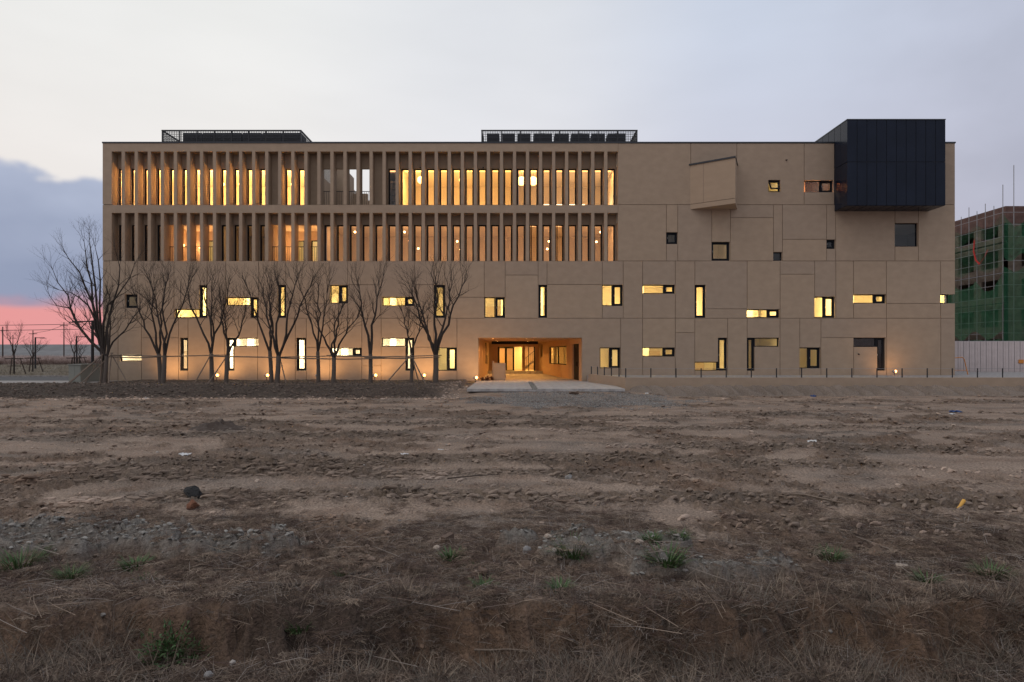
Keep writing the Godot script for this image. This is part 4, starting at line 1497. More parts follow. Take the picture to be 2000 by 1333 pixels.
# ------------------------------------------------------------------ trees
func grow(mb: Mb, p: Vector3, dir: Vector3, length: float, r0: float, level: int, r: RandomNumberGenerator, spread: float, top: float) -> void:
	var pts := [p]
	var rad := [r0]
	var d := dir
	var segs := 3 if level > 1 else 4
	var r1 := r0 * (0.62 if level < 5 else 0.4)
	for k in segs:
		d = (d + Vector3(r.randf_range(-1, 1), r.randf_range(-0.5, 0.9), r.randf_range(-1, 1)) * 0.27).normalized()
		pts.append(pts[-1] + d * length / segs)
		rad.append(lerpf(r0, r1, float(k + 1) / segs))
	mb.tube(pts, rad, 6 if level < 2 else (4 if level < 4 else 3))
	if level >= 6 or r1 < 0.003:
		return
	var kids := 2 if r.randf() < 0.62 else 3
	var ang := r.randf() * TAU
	for k in kids:
		var side := d.cross(Vector3(0.3, 0.2, 0.9)).normalized().rotated(d, ang + TAU * k / kids + r.randf_range(-0.4, 0.4))
		var nd := (d + side * spread * r.randf_range(0.55, 1.15) + Vector3(0, 0.10, 0)).normalized()
		if pts[-1].y > top:
			nd = (nd + Vector3(0, -0.25, 0)).normalized()
		grow(mb, pts[-1], nd, length * r.randf_range(0.68, 0.9), r1 * (0.92 if k == 0 else 0.75), level + 1, r, spread, top)
	if level >= 1:   # a shoot from the side
		var m: Vector3 = pts[segs - 1]
		var s2 := d.cross(Vector3(0.9, 0.1, 0.3)).normalized().rotated(d, r.randf() * TAU)
		grow(mb, m, (d * 0.7 + s2 * 0.8 + Vector3(0, 0.15, 0)).normalized(), length * r.randf_range(0.4, 0.65), r1 * 0.55, maxi(level + 2, 4), r, spread, top)

func tree(at: Vector3, tall: float, r0: float, fork: float, limbs: Array, sd: int, spread: float, label: String, wrap := true, group := "bare trees planted before the facade") -> Node3D:
	# limbs: each a list of points from the fork outwards, relative to the base; branches grow on from their ends
	var t := thing("bare_tree", at, label, "tree", group)
	var r := RandomNumberGenerator.new()
	r.seed = sd
	var trunk := Mb.new()
	var top: Vector3 = Vector3(limbs[0][0].x, fork, limbs[0][0].z)
	trunk.tube([Vector3(0, -0.25, 0), Vector3(0, 0.05, 0), top * 0.5 + Vector3(0.02, 0, 0.02), top], [r0 * 1.35, r0 * 1.1, r0 * 0.97, r0 * 0.92], 9)
	piece("trunk", trunk.mesh(), mat.bark_wrap if wrap else mat.bark, t)
	var crown := Mb.new()
	var rl := r0 * (0.74 if limbs.size() < 3 else (0.56 if limbs.size() < 6 else 0.48))
	for l in limbs:
		var pts := [top - Vector3(0, 0.12, 0)]
		for p in l:
			if p.y > fork + 0.05:
				pts.append(p)
		var rad := []
		for k in pts.size():
			rad.append(lerpf(rl, rl * (0.33 if limbs.size() < 6 else 0.14), float(k) / (pts.size() - 1)))
		crown.tube(pts, rad, 7)
		for k in range(1, pts.size()):
			var d: Vector3 = (pts[k] - pts[k - 1]).normalized()
			var left := maxf(tall - pts[k].y, 0.7 if limbs.size() < 6 else 1.9)
			if k == pts.size() - 1:
				for e in 4:
					grow(crown, pts[k], (d + Vector3(r.randf_range(-1, 1), 0.3, r.randf_range(-1, 1)) * spread * 0.7).normalized(), minf(left, 2.2 if limbs.size() < 6 else 2.4) * 0.34, rad[k] * 0.8, 2, r, spread, tall)
			else:
				for e in ([0, 0, 0, 1, 2, 2, 2, 2, 2][k] if limbs.size() < 6 and pts.size() > 6 else (2 if k > 2 else 0)):
					var s := Vector3(r.randf_range(-1, 1), r.randf_range(0.0, 0.6), r.randf_range(-0.8, 0.8)).normalized()
					grow(crown, pts[k], (d * 0.8 + s * 1.0).normalized(), minf(left, 3.2) * r.randf_range(0.18, 0.30), rad[k] * 0.48, 3, r, spread, tall)
	piece("crown", crown.mesh(), mat.bark, t)
	return t

func fan(sd: int, fork: float, reach: float, rise: float, count: int, lean := 0.0) -> Array:   # limbs that rise and spread like a vase
	var r := RandomNumberGenerator.new()
	r.seed = sd
	var out := []
	var a0 := r.randf() * TAU
	for k in count:
		var a := a0 + TAU * k / count + r.randf_range(-0.35, 0.35)
		var o := Vector3(cos(a), 0, sin(a) * 0.6) * reach * r.randf_range(0.7, 1.1)
		var h := rise * r.randf_range(0.8, 1.05)
		var limb := []
		var w := Vector3.ZERO
		for q in 8:
			var s := q / 7.0
			w = w * 0.6 + Vector3(r.randf_range(-1, 1), r.randf_range(-0.3, 0.3), r.randf_range(-1, 1)) * 0.11
			limb.append(Vector3(lean * (0.2 + 0.8 * s), fork + h * pow(s, 0.94), 0) + o * 0.92 * pow(s, 0.9) + (w if q > 0 else Vector3.ZERO))
		out.append(limb)
	return out

func make_trees() -> void:
	var zt := -40.0
	var at := func(px: float, dz := 0.0) -> Vector3: return on_ground(px, zt + dz)
	# the big tree at the corner, limb by limb
	var big := [
		[Vector3(0, 1.25, 0), Vector3(-0.18, 1.83, -0.05), Vector3(-0.83, 2.43, -0.09), Vector3(-1.47, 3.18, -0.14), Vector3(-1.83, 3.78, -0.18), Vector3(-2.12, 4.38, -0.23), Vector3(-2.92, 4.53, -0.27), Vector3(-3.30, 4.98, -0.32)],
		[Vector3(0, 1.25, 0), Vector3(-0.18, 1.83, -0.06), Vector3(-0.83, 2.43, -0.12), Vector3(-1.47, 3.18, -0.18), Vector3(-1.83, 3.78, -0.24), Vector3(-2.12, 4.38, -0.30), Vector3(-2.32, 5.14, -0.36), Vector3(-2.97, 5.92, -0.42), Vector3(-3.30, 6.67, -0.48)],
		[Vector3(0, 1.25, 0), Vector3(-0.13, 2.04, -0.02), Vector3(-0.52, 3.18, -0.04), Vector3(-0.57, 3.78, -0.05), Vector3(-0.95, 4.53, -0.07), Vector3(-1.47, 4.98, -0.09), Vector3(-1.99, 5.29, -0.11), Vector3(-2.66, 5.44, -0.12)],
		[Vector3(0, 1.25, 0), Vector3(-0.13, 2.04, -0.06), Vector3(-0.44, 3.24, -0.12), Vector3(-0.77, 4.68, -0.18), Vector3(-1.34, 5.89, -0.24), Vector3(-1.60, 6.52, -0.30), Vector3(-2.24, 7.27, -0.35), Vector3(-2.48, 7.60, -0.41)],
		[Vector3(0, 1.25, 0), Vector3(-0.13, 2.04, -0.07), Vector3(-0.41, 3.24, -0.15), Vector3(-0.77, 4.68, -0.22), Vector3(-0.90, 5.92, -0.30), Vector3(-1.21, 6.82, -0.37), Vector3(-1.34, 7.72, -0.45), Vector3(-1.47, 8.35, -0.52)],
		[Vector3(0, 1.25, 0), Vector3(-0.05, 2.19, -0.02), Vector3(-0.34, 3.24, -0.04), Vector3(-0.52, 5.62, -0.06), Vector3(-0.70, 6.82, -0.08), Vector3(-0.83, 7.87, -0.10), Vector3(-0.90, 8.35, -0.12)],
		[Vector3(0, 1.25, 0), Vector3(0.00, 1.74, 0.08), Vector3(0.09, 3.48, 0.17), Vector3(0.39, 4.53, 0.25), Vector3(0.87, 4.89, 0.33), Vector3(1.77, 6.10, 0.42), Vector3(2.07, 6.85, 0.50)],
		[Vector3(0, 1.25, 0), Vector3(0.00, 1.74, 0.06), Vector3(-0.10, 3.24, 0.12), Vector3(-0.13, 4.38, 0.18), Vector3(-0.05, 5.92, 0.24), Vector3(-0.13, 7.12, 0.30), Vector3(-0.28, 7.90, 0.36)],
		[Vector3(0, 1.25, 0), Vector3(0.06, 1.74, 0.05), Vector3(0.27, 3.24, 0.11), Vector3(0.57, 4.44, 0.16), Vector3(0.99, 5.65, 0.21), Vector3(1.11, 6.70, 0.27), Vector3(0.99, 7.30, 0.32)],
	]
	tree(at.call(-23.95), 8.7, 0.20, 1.3, big, 1, 0.55, "largest bare tree, at the left corner with limbs spreading over the pink sky")
	tree(at.call(-23.4, 0.8), 5.6, 0.11, 1.55, fan(21, 1.55, 1.5, 2.6, 4, 0.5), 2, 0.55, "small propped bare tree just right of the large corner tree")
	tree(at.call(-20.6), 7.3, 0.125, 1.7, fan(22, 1.7, 1.3, 3.9, 3, -0.6), 3, 0.52, "slim bare tree, left of the close pair before the lowest slit windows")
	tree(at.call(-20.2, 0.5), 7.5, 0.13, 1.6, fan(23, 1.6, 1.2, 4.1, 3, 0.4), 4, 0.52, "thicker bare tree, right of the close pair before the lowest slit windows")
	tree(at.call(-17.6), 7.2, 0.125, 1.7, fan(24, 1.7, 1.5, 3.9, 4, -0.2), 5, 0.50, "bare tree under the tall slit window that joins a low ledge window")
	tree(at.call(-16.6, 0.4), 6.4, 0.12, 1.6, fan(25, 1.6, 1.1, 3.2, 3, 0.3), 6, 0.50, "forked bare tree before the white F-shaped ground floor window")
	tree(at.call(-14.1), 7.3, 0.12, 1.9, fan(26, 1.9, 1.4, 3.8, 3, -0.5), 7, 0.52, "bare tree with a straight pale trunk right of the white F-shaped window")
	tree(at.call(-13.6, 0.5), 7.5, 0.14, 1.6, fan(27, 1.6, 1.5, 4.1, 4, 0.4), 8, 0.52, "dark leaning bare tree between two tall slit windows, stem swung to the right")
	tree(at.call(-11.35), 7.4, 0.11, 1.8, fan(28, 1.8, 1.2, 4.0, 3, -0.2), 9, 0.50, "slender bare tree just left of the low white window with a small sash")
	tree(at.call(-10.4, 0.3), 5.6, 0.125, 1.5, fan(29, 1.5, 1.4, 2.8, 4, 0.2), 10, 0.55, "wide low bare tree before the low white window with a small sash")
	tree(at.call(-8.3), 7.8, 0.12, 1.7, fan(30, 1.7, 0.9, 4.4, 2, 0.0), 11, 0.44, "narrow upright bare tree with two steep limbs before a blank panel")
	tree(at.call(-5.9), 5.4, 0.10, 1.6, fan(31, 1.6, 0.9, 2.6, 3, 0.0), 12, 0.48, "thin braced bare tree before the white L-shaped window, propped by crossed poles")
	tree(at.call(-4.5), 7.6, 0.165, 1.6, fan(32, 1.6, 2.0, 3.8, 5, 0.2), 13, 0.56, "broad bare tree nearest the entrance with a thick fork")
	# horizontal rails tied to the trunks and props leaning on some of them
	var rails := [[-23.2, -16.6, 1.62, "leftmost long pole tied across the trunks, from the corner tree on"], [-23.4, -20.0, 1.52, "short lower pole tied beside the leftmost long pole, at the striped window"], [-17.4, -10.4, 1.58, "long pole tied across the trunks before the low white window"], [-13.4, -5.9, 1.50, "sagging lower pole tied to the narrow upright tree"],
		[-10.6, -4.3, 1.60, "long pole tied to the broad tree nearest the entrance"], [-8.4, -4.4, 1.52, "thin lower pole ending at the broad tree nearest the entrance"]]
	for rl in rails:
		var mb := Mb.new()
		var y0 := height(rl[0], -39.7)
		mb.tube([Vector3(rl[0] - 0.2, y0 + rl[2], -39.72), Vector3((rl[0] + rl[1]) / 2, y0 + rl[2] - 0.07, -39.70), Vector3(rl[1] + 0.2, y0 + rl[2] + 0.02, -39.72)], [0.038, 0.033, 0.027], 7)
		single("bamboo_pole", mb.mesh(), mat.pole, Vector3.ZERO, rl[3], "pole", "poles tied across the tree trunks")
	var props := [
		[-23.95, [[-1.3, 0.9], [-1.05, 1.2], [-0.5, 0.6], [0.2, 0.3]], "poles propping the largest corner tree, spread on its left"], [-23.4, [[0.55, 1.0], [1.4, 0.5], [-0.9, 1.3]], "poles propping the small tree beside the corner tree"],
		[-17.6, [[-0.65, 0.5]], "single slanting pole leaning on the tree under the tall slit window"], [-16.6, [[-0.7, 0.9]], "single slanting pole leaning on the forked tree"], [-13.6, [[0.6, 0.3]], "dark slanting pole leaning on the leaning tree"],
		[-5.9, [[-1.35, 0.6], [1.0, 0.7], [0.45, -0.5]], "three crossed poles propping the thin tree near the entrance"],
	]
	for p in props:
		var t := thing("tree_prop", Vector3.ZERO, p[2], "prop", "props of the young trees")
		for q in p[1]:
			var mb := Mb.new()
			var foot := on_ground(p[0] + q[0], zt + 0.4 + q[1], -0.05)
			var head := on_ground(p[0], zt + 0.15, 1.65)
			mb.tube([foot, foot.lerp(head, 0.5), head + (head - foot) * 0.05], [0.04, 0.036, 0.03], 6)
			piece("pole", mb.mesh(), mat.pole, t)

# ------------------------------------------------------------------ lamps before the facade
func make_floodlights() -> void:
	var spots := [[-22.3, "leftmost floodlight, at the foot of the propped corner trees"], [-18.85, "second floodlight from the left, right of the lowest left slit window"], [-15.65, "third floodlight from the left, under the white F-shaped window"], [-12.4, "fourth floodlight from the left, just left of the low white window"],
		[-8.75, "fifth floodlight, left of the narrow upright tree's blank panel"], [-5.65, "sixth floodlight, at the foot of the thin braced tree"], [-2.31, "floodlight right beside the corner of the entrance apron"], [24.45, "lone floodlight behind the railing near the right end"]]
	for k in spots.size():
		var x: float = spots[k][0]
		var on_mound := x < 0.0
		var z := -43.5 if on_mound else -43.6
		var base := Vector3(x, 0.16, z) if on_mound else Vector3(x, 0.40, z)
		if k == 6:
			base = Vector3(x, 0.02, -43.2)
		var t := thing("floodlight", base, spots[k][1], "floodlight", "small warm floodlights along the facade")
		var mb := Mb.new()
		mb.tube([Vector3(0, -0.2, 0), Vector3(0, 0.22, 0)], [0.02, 0.02], 6)
		piece("stake", mb.mesh(), mat.dark_steel, t)
		mb = Mb.new()
		mb.tube([Vector3(-0.14, 0.26, 0.02), Vector3(-0.02, 0.27, 0.0)], [0.05, 0.115], 12)
		piece("housing", mb.mesh(), mat.steel, t)
		var s := SphereMesh.new()
		s.radius = 0.085
		s.height = 0.17
		s.radial_segments = 16
		s.rings = 8
		piece("lamp", s, glow(Color(1.0, 0.62, 0.28), 14.0), t).position = Vector3(0.06, 0.28, 0.0)
		var l := SpotLight3D.new()   # shines up the wall
		l.name = "light"
		l.light_color = Color(1.0, 0.77, 0.50)
		l.light_energy = 5.0 if on_mound else 1.6
		l.light_size = 0.09
		l.spot_angle = 84.0
		l.spot_angle_attenuation = 0.7
		l.spot_range = 40.0
		l.spot_attenuation = 2.0
		l.shadow_enabled = true
		t.add_child(l, true)
		l.position = Vector3(0.06, 0.30, 0.0)
		l.rotation = Vector3(1.05, 0, 0)

# ------------------------------------------------------------------ on the roof
func make_roof() -> void:
	var yr := V(285)
	for s in [[-24.6, -14.87, 17.56, "left dark mesh screen around the roof machines"], [-2.12, 8.79, 17.56, "right dark mesh screen around the roof machines"]]:
		var t := thing("roof_screen", Vector3.ZERO, s[3], "screen", "mesh screens on the roof")
		var z0 := -48.0
		var z1 := -53.5
		var n := 9
		for k in n:
			var x := lerpf(s[0], s[1], float(k) / (n - 1))
			for z in [z0, z1]:
				var mb := Mb.new()
				mb.box(Vector3(x - 0.04, yr, z - 0.04), Vector3(x + 0.04, s[2] - 0.08, z + 0.04))
				piece("post", mb.mesh(), mat.dark_steel, t)
		var mb := Mb.new()
		for z in [z0, z1]:
			mb.box(Vector3(s[0] - 0.05, s[2] - 0.08, z - 0.05), Vector3(s[1] + 0.05, s[2], z + 0.05))
		for x in [s[0], s[1]]:
			mb.box(Vector3(x - 0.05, s[2] - 0.08, z0 - 0.05), Vector3(x + 0.05, s[2], z1 + 0.05))
		piece("top_rail", mb.mesh(), mat.dark_steel, t)
		mb = Mb.new()
		var w := 0.015
		var x := float(s[0])
		while x < s[1]:
			for z in [z0, z1]:
				mb.box(Vector3(x, yr, z - w), Vector3(x + w * 2, s[2] - 0.09, z + w))
			x += 0.12
		var y := yr
		while y < s[2] - 0.1:
			for z in [z0, z1]:
				mb.box(Vector3(s[0], y, z + w), Vector3(s[1], y + w * 2, z + w * 2.5))
			for xx in [s[0], s[1]]:
				mb.box(Vector3(xx - w, y, z0), Vector3(xx, y + w * 2, z1))
			y += 0.12
		for xx in [s[0], s[1]]:
			var z := z0
			while z > z1:
				mb.box(Vector3(xx, yr, z), Vector3(xx + w, s[2] - 0.09, z - w * 2))
				z -= 0.12
		var o := piece("wire_mesh", mb.mesh(), mat.dark_steel, t)
		o.set_meta("kind", "stuff")
	var units := []
	for k in 6:
		units.append([-23.5 + 1.42 * k, 1.34, 2.10, "left", k])
	var xs := [-1.65, -0.52, 0.62, 1.85, 3.4, 4.65, 6.15, 7.35]
	var ws := [0.95, 0.98, 1.0, 1.35, 1.05, 1.35, 1.0, 1.35]
	for k in 8:
		units.append([xs[k] * 0.96 - 0.22, ws[k] * 0.96, 2.06, "right", k])
	var order := ["first", "second", "third", "fourth", "fifth", "sixth", "seventh", "eighth"]
	for u in units:
		var t := thing("roof_unit", Vector3(u[0], yr, -48.7), "%s dark ventilation unit from the left behind the %s roof screen" % [order[u[4]], u[3]], "ventilation unit", "ventilation units on the roof")
		var mb := Mb.new()
		mb.box(Vector3(0, 0.1, -1.2), Vector3(u[1], u[2] - 0.05, 0))
		mb.box(Vector3(0.06, 0, -1.1), Vector3(u[1] - 0.06, 0.1, -0.1))
		piece("casing", mb.mesh(), mat.unit, t)
		mb = Mb.new()
		mb.tube([Vector3(u[1] / 2, u[2] - 0.06, -0.6), Vector3(u[1] / 2, u[2] - 0.01, -0.6)], [u[1] * 0.44, u[1] * 0.40], 14)
		piece("fan_cowl", mb.mesh(), mat.unit, t)
		mb = Mb.new()
		for k in 8:
			mb.box(Vector3(0.08, 0.4 + 0.2 * k, 0.0), Vector3(u[1] - 0.08, 0.5 + 0.2 * k, 0.02))
		piece("louvre_slats", mb.mesh(), mat.dark_steel, t)

# ------------------------------------------------------------------ right edge: site under construction
func make_site() -> void:
	var fence := thing("hoarding", Vector3.ZERO, "pale corrugated metal site fence below the green netting", "fence")
	var mb := Mb.new()
	var w := 0.455
	mb.box(Vector3(0.012, 0, 0), Vector3(w * 0.42, 2.75, 0.02))
	mb.box(Vector3(w * 0.42, 0, 0.012), Vector3(w - 0.05, 2.75, 0.032))
	mb.box(Vector3(w - 0.05, 0, -0.02), Vector3(w - 0.012, 2.75, 0.0))
	var pm := mb.mesh()
	for k in 24:
		piece("fence_panel", pm, mat.hoarding, fence).position = Vector3(34.6 + w * k, 0.08, -55.0)
	mb = Mb.new()
	mb.box(Vector3(34.6, 0.06, -55.02), Vector3(34.6 + w * 24, 2.86, -55.06))
	piece("backing_sheet", mb.mesh(), mat.steel, fence)
	mb = Mb.new()
	mb.box(Vector3(0, 0, 0), Vector3(0.42, 0.30, 0.02))
	single("warning_sign", mb.mesh(), mat.orange, Vector3(40.8, 1.05, -54.94), "small orange sign on the pale site fence", "sign")
	# the shell of a building
	var cx := 67.3
	var cz := -93.0
	var site := thing("unfinished_building", Vector3.ZERO, "unfinished brown building wrapped in scaffold and green netting", "building")
	var top := 22.0
	var holes := []
	for k in 5:
		for j in 6:
			holes.append([2.2 + 5.0 * j, 1.5 + 4.1 * k, 5.6 + 5.0 * j, 3.9 + 4.1 * k])
	for s in 2:
		mb = Mb.new()
		holed(mb, 0.0, 0.0, 32.0, top - 2.3, 0.0, -0.35, holes)
		var o := piece("wall", mb.mesh(), mat.raw, site)
		o.position = Vector3(cx, 0, cz) if s == 0 else Vector3(cx, 0, cz - 32.0)
		o.rotation.y = 0.0 if s == 0 else -PI / 2
	mb = Mb.new()
	mb.box(Vector3(cx - 0.05, top - 2.3, cz + 0.05), Vector3(cx + 32, top, cz - 32))
	piece("parapet", mb.mesh(), mat.raw_top, site)
	mb = Mb.new()
	for k in 5:
		mb.box(Vector3(cx + 0.4, 4.2 + 4.1 * k, cz - 0.4), Vector3(cx + 31, 4.4 + 4.1 * k, cz - 31))
	mb.box(Vector3(cx + 6, 0, cz - 6), Vector3(cx + 30, top - 3, cz - 30))
	piece("floors", mb.mesh(), mat.raw, site)
	var sc := thing("scaffold", Vector3.ZERO, "grey tube scaffold standing before the unfinished building", "scaffold")
	var poles := []
	for k in 9:
		poles.append([cx - 1.3, cz - 1.7 * k + 1.3, top + [3.4, 0.9, 1.6, 0.9, 1.8, 0.8, 0.6, 1.2, 0.7][k]])
	for k in 5:
		poles.append([cx + 0.1 + 1.5 * k, cz + 1.4, top + [6.0, 7.5, 1.2, 2.0, 1.0][k]])
	for p in poles:
		mb = Mb.new()
		mb.tube([Vector3(p[0], 0, p[1]), Vector3(p[0], p[2] - 0.8, p[1])], [0.05, 0.05], 6)
		piece("standard", mb.mesh(), mat.steel, sc)
	for k in 13:
		var y := 1.4 + 1.62 * k
		mb = Mb.new()
		mb.bar(Vector3(cx - 1.36, y, cz + 1.6), Vector3(cx - 1.36, y, cz - 14), 0.05, 0.05)
		mb.bar(Vector3(cx - 1.5, y + 0.02, cz + 1.46), Vector3(cx + 8, y + 0.02, cz + 1.46), 0.05, 0.05)
		piece("ledger", mb.mesh(), mat.steel, sc)
	for k in 4:
		mb = Mb.new()
		mb.box(Vector3(cx - 1.25, 4.6 + 4.1 * k, cz + 1.2), Vector3(cx - 0.5, 4.66 + 4.1 * k, cz - 14))
		piece("plank", mb.mesh(), mat.old_wood, sc)
	# nets draped over the scaffold
	var r := RandomNumberGenerator.new()
	r.seed = 3
	var net := func(called: String, a: Vector3, b: Vector3, y0: float, y1: float, sag: float, m: Material, label: String) -> void:
		var nb := Mb.new()
		var nx := 26
		var ny := 12
		var off := b - a
		var out := off.cross(Vector3.UP).normalized()
		var p := func(i: int, j: int) -> Vector3:
			var s := float(i) / nx
			var t := float(j) / ny
			var top_y := y1 - sag * sin(PI * fmod(s * 3.0, 1.0)) - sag * 0.7 * n1.get_noise_2d(s * 12.0, y0)
			return a + off * s + Vector3(0, lerpf(y0 - 0.4 * sag * sin(s * 17.0), top_y, t), 0) + out * (0.25 * n2.get_noise_2d(s * 9.0 + y0, t * 2.0) + 0.12 * sin(s * 40.0 + y0) * t)
		for i in nx:
			for j in ny:
				nb.quad(p.call(i, j), p.call(i + 1, j), p.call(i + 1, j + 1), p.call(i, j + 1))
		single(called, nb.mesh(), m, Vector3.ZERO, label, "netting", "green nets on the scaffold")
	var s0 := Vector3(cx - 1.55, 0, cz - 14.0)
	var s1 := Vector3(cx - 1.55, 0, cz + 1.65)
	var f1 := Vector3(cx + 8.0, 0, cz + 1.65)
	net.call("safety_net", s0, s1, 18.0, 20.4, 1.1, mat.net_thin, "thin green net sagging along the top of the scaffold's receding side")
	net.call("safety_net", s0, s1, 13.4, 18.2, 0.9, mat.net_thin, "thin green net over the upper storey of the receding side")
	net.call("safety_net", s0, s1, 4.4, 12.4, 1.6, mat.net, "large green net hanging over the middle storeys of the receding side")
	net.call("safety_net", s0, s1, 0.6, 3.9, 0.2, mat.net, "green net strip just above the pale site fence")
	net.call("safety_net", s1 + Vector3(0.05, 0, 0), f1, 14.8, 20.6, 1.4, mat.net, "green net over the top of the scaffold's front at the picture edge")
	net.call("safety_net", s1 + Vector3(0.05, 0, 0), f1, 0.6, 13.6, 0.6, mat.net, "tall dark green net down the scaffold's front at the picture edge")
	mb = Mb.new()
	var ribbon := [Vector3(cx - 1.75, 17.9, cz - 3.6), Vector3(cx - 1.8, 16.4, cz - 3.7), Vector3(cx - 1.8, 15.0, cz - 3.2), Vector3(cx - 1.85, 14.4, cz - 2.4), Vector3(cx - 1.8, 15.3, cz - 1.4), Vector3(cx - 1.75, 16.2, cz - 0.9)]
	for k in 5:
		var a: Vector3 = ribbon[k]
		var b: Vector3 = ribbon[k + 1]
		var hw := Vector3(0, 0.09, 0.09)
		mb.quad(a - hw, b - hw, b + hw, a + hw)
		mb.quad(a - hw + Vector3(-0.1, 0.1, 0), a + hw + Vector3(-0.1, 0.1, 0), b + hw + Vector3(-0.1, 0, 0), b - hw + Vector3(-0.1, 0, 0))
	single("red_cloth", mb.mesh(), mat.red_cloth, Vector3.ZERO, "strip of red cloth hanging in a loop from the scaffold", "cloth")
	# at the end of the terrace
	mb = Mb.new()
	mb.tube([Vector3(0, 0, 0), Vector3(0.02, 0.95, 0), Vector3(0.12, 1.12, 0), Vector3(0.75, 1.18, 0), Vector3(0.9, 1.05, 0), Vector3(1.15, 0.0, 0)], [0.03, 0.03, 0.03, 0.03, 0.03, 0.03], 7)
	mb.bar(Vector3(0.0, 0.3, 0), Vector3(1.08, 0.3, 0), 0.03, 0.03)
	single("barrier", mb.mesh(), mat.orange, Vector3(29.6, 0.40, -46.0), "orange bent tube barrier beside the right end of the building", "barrier")
	var bag := single("sack", rock_mesh(71, 4, 12, 0.8), mat.white, Vector3(44.3, 0.55, -47.5), "white sack lying against the foot of the site fence", "sack")
	bag.scale = Vector3(0.7, 0.35, 0.5)

# ------------------------------------------------------------------ left edge: road, fields, far bank
func make_left() -> void:
	var mb := Mb.new()
	mb.box(Vector3(-90, -0.3, -40.9), Vector3(-25.6, 0.04, -44.9))
	struct("pavement", mb.mesh(), mat.pave, "pale paved strip left of the building")
	mb = Mb.new()
	mb.box(Vector3(-120, -0.3, -46.5), Vector3(-28.6, -0.09, -56.0))
	struct("road", mb.mesh(), mat.asphalt, "grey asphalt road passing left of the building")
	mb = Mb.new()
	mb.box(Vector3(-120, -0.3, -56.0), Vector3(-28.6, 0.03, -56.25))
	struct("kerb", mb.mesh(), mat.pave, "pale kerb along the far side of the road")
	# dike at the horizon
	mb = Mb.new()
	for r in [[-330.0, -0.1, -342.0, 3.2], [-342.0, 3.2, -346.0, 3.5], [-346.0, 3.5, -360.0, 7.1]]:
		mb.quad(Vector3(-420, r[1], r[0]), Vector3(300, r[1], r[0]), Vector3(300, r[3], r[2]), Vector3(-420, r[3], r[2]))
	mb.quad(Vector3(-420, 7.1, -360), Vector3(300, 7.1, -360), Vector3(300, 7.1, -380), Vector3(-420, 7.1, -380))
	mb.quad(Vector3(300, -0.2, -400), Vector3(-420, -0.2, -400), Vector3(-420, 7.1, -380), Vector3(300, 7.1, -380))
	struct("dike", mb.mesh(), grained(lin(0.20, 0.20, 0.205), 0.95, noise_tex(0.01, 5, Color(0.8, 0.8, 0.8), Color(1, 1, 1)), 0.02), "long low grassy dike on the horizon at the left")
	# reed belt
	var r := RandomNumberGenerator.new()
	r.seed = 9
	var st := []
	for k in 5000:
		var z := r.randf_range(-128.0, -230.0)
		var x := r.randf_range(-0.80, -0.52) * absf(z)
		var g := r.randf_range(0.7, 1.2)
		st.append([Transform3D(Basis(Vector3.UP, r.randf() * TAU).scaled_local(Vector3(1.6, r.randf_range(0.8, 1.35), 1.6)), Vector3(x, -0.15, z)), Color(0.50 * g, 0.38 * g, 0.34 * g)])
	scatter("reeds", [grass_mesh(41, 34, 1.9, 0.9, 0.05, 0.0)], mat.tinted, st, "belt of dry reddish reeds across the far field")
	st = []
	for k in 5000:
		var z := -57.0 - 68.0 * r.randf()
		var x := r.randf_range(-0.82, -0.50) * absf(z)
		var g := r.randf_range(0.6, 1.2)
		st.append([Transform3D(Basis(Vector3.UP, r.randf() * TAU), Vector3(x, -0.13, z)), Color(0.34 * g, 0.29 * g, 0.215 * g)])
	scatter("field_grass", [grass_mesh(42, 14, 0.28, 0.5, 0.03, 0.3)], mat.tinted, st, "pale dead grass on the field beyond the road")
	# street lamps
	for s in [[-29.4, -47.8, 4.25, 1.55, "tall dark street lamp standing left of the large corner tree"], [-61.5, -88.0, 4.1, 1.3, "farther street lamp at the road, left one of two"], [-60.0, -94.0, 4.4, 1.3, "farther street lamp, right one of two, beside a young tree"]]:
		var t := thing("street_lamp", Vector3(s[0], -0.1, s[1]), s[4], "street lamp", "street lamps by the road")
		mb = Mb.new()
		mb.tube([Vector3(0, 0, 0), Vector3(0, s[2], 0)], [0.11, 0.09], 8)
		piece("pole", mb.mesh(), mat.dark_steel, t)
		mb = Mb.new()
		var sd := -1.0 if s[0] > -40 else 1.0
		mb.box(Vector3(-0.05, s[2] - 0.12, -0.07), Vector3(s[3] * sd * 0.9, s[2] - 0.04, 0.07))
		mb.box(Vector3(s[3] * sd * 0.5, s[2] - 0.16, -0.11), Vector3(s[3] * sd, s[2] - 0.10, 0.11))
		piece("lamp_arm", mb.mesh(), mat.dark_steel, t)
	# utility poles and wires
	var tops := []
	for s in [[-113, -172.0, 10.0, "nearer of the far utility poles with a crossarm"], [-118.0, -168.0, 7.8, "thin utility pole left of the nearer one"], [-150.0, -205.0, 7.6, "thin utility pole farthest away at the left"], [-112.0, -150.0, 8.0, "thin utility pole seen beside the right farther street lamp"]]:
		var t := thing("utility_pole", Vector3(s[0], -0.1, s[1]), s[3], "utility pole", "utility poles in the far field")
		mb = Mb.new()
		mb.tube([Vector3.ZERO, Vector3(0, s[2], 0)], [0.17, 0.11], 6)
		piece("pole", mb.mesh(), mat.old_wood, t)
		mb = Mb.new()
		mb.box(Vector3(-1.0, s[2] - 0.9, -0.08), Vector3(1.0, s[2] - 0.75, 0.08))
		piece("crossarm", mb.mesh(), mat.old_wood, t)
		tops.append(Vector3(s[0], s[2] - 0.8, s[1]))
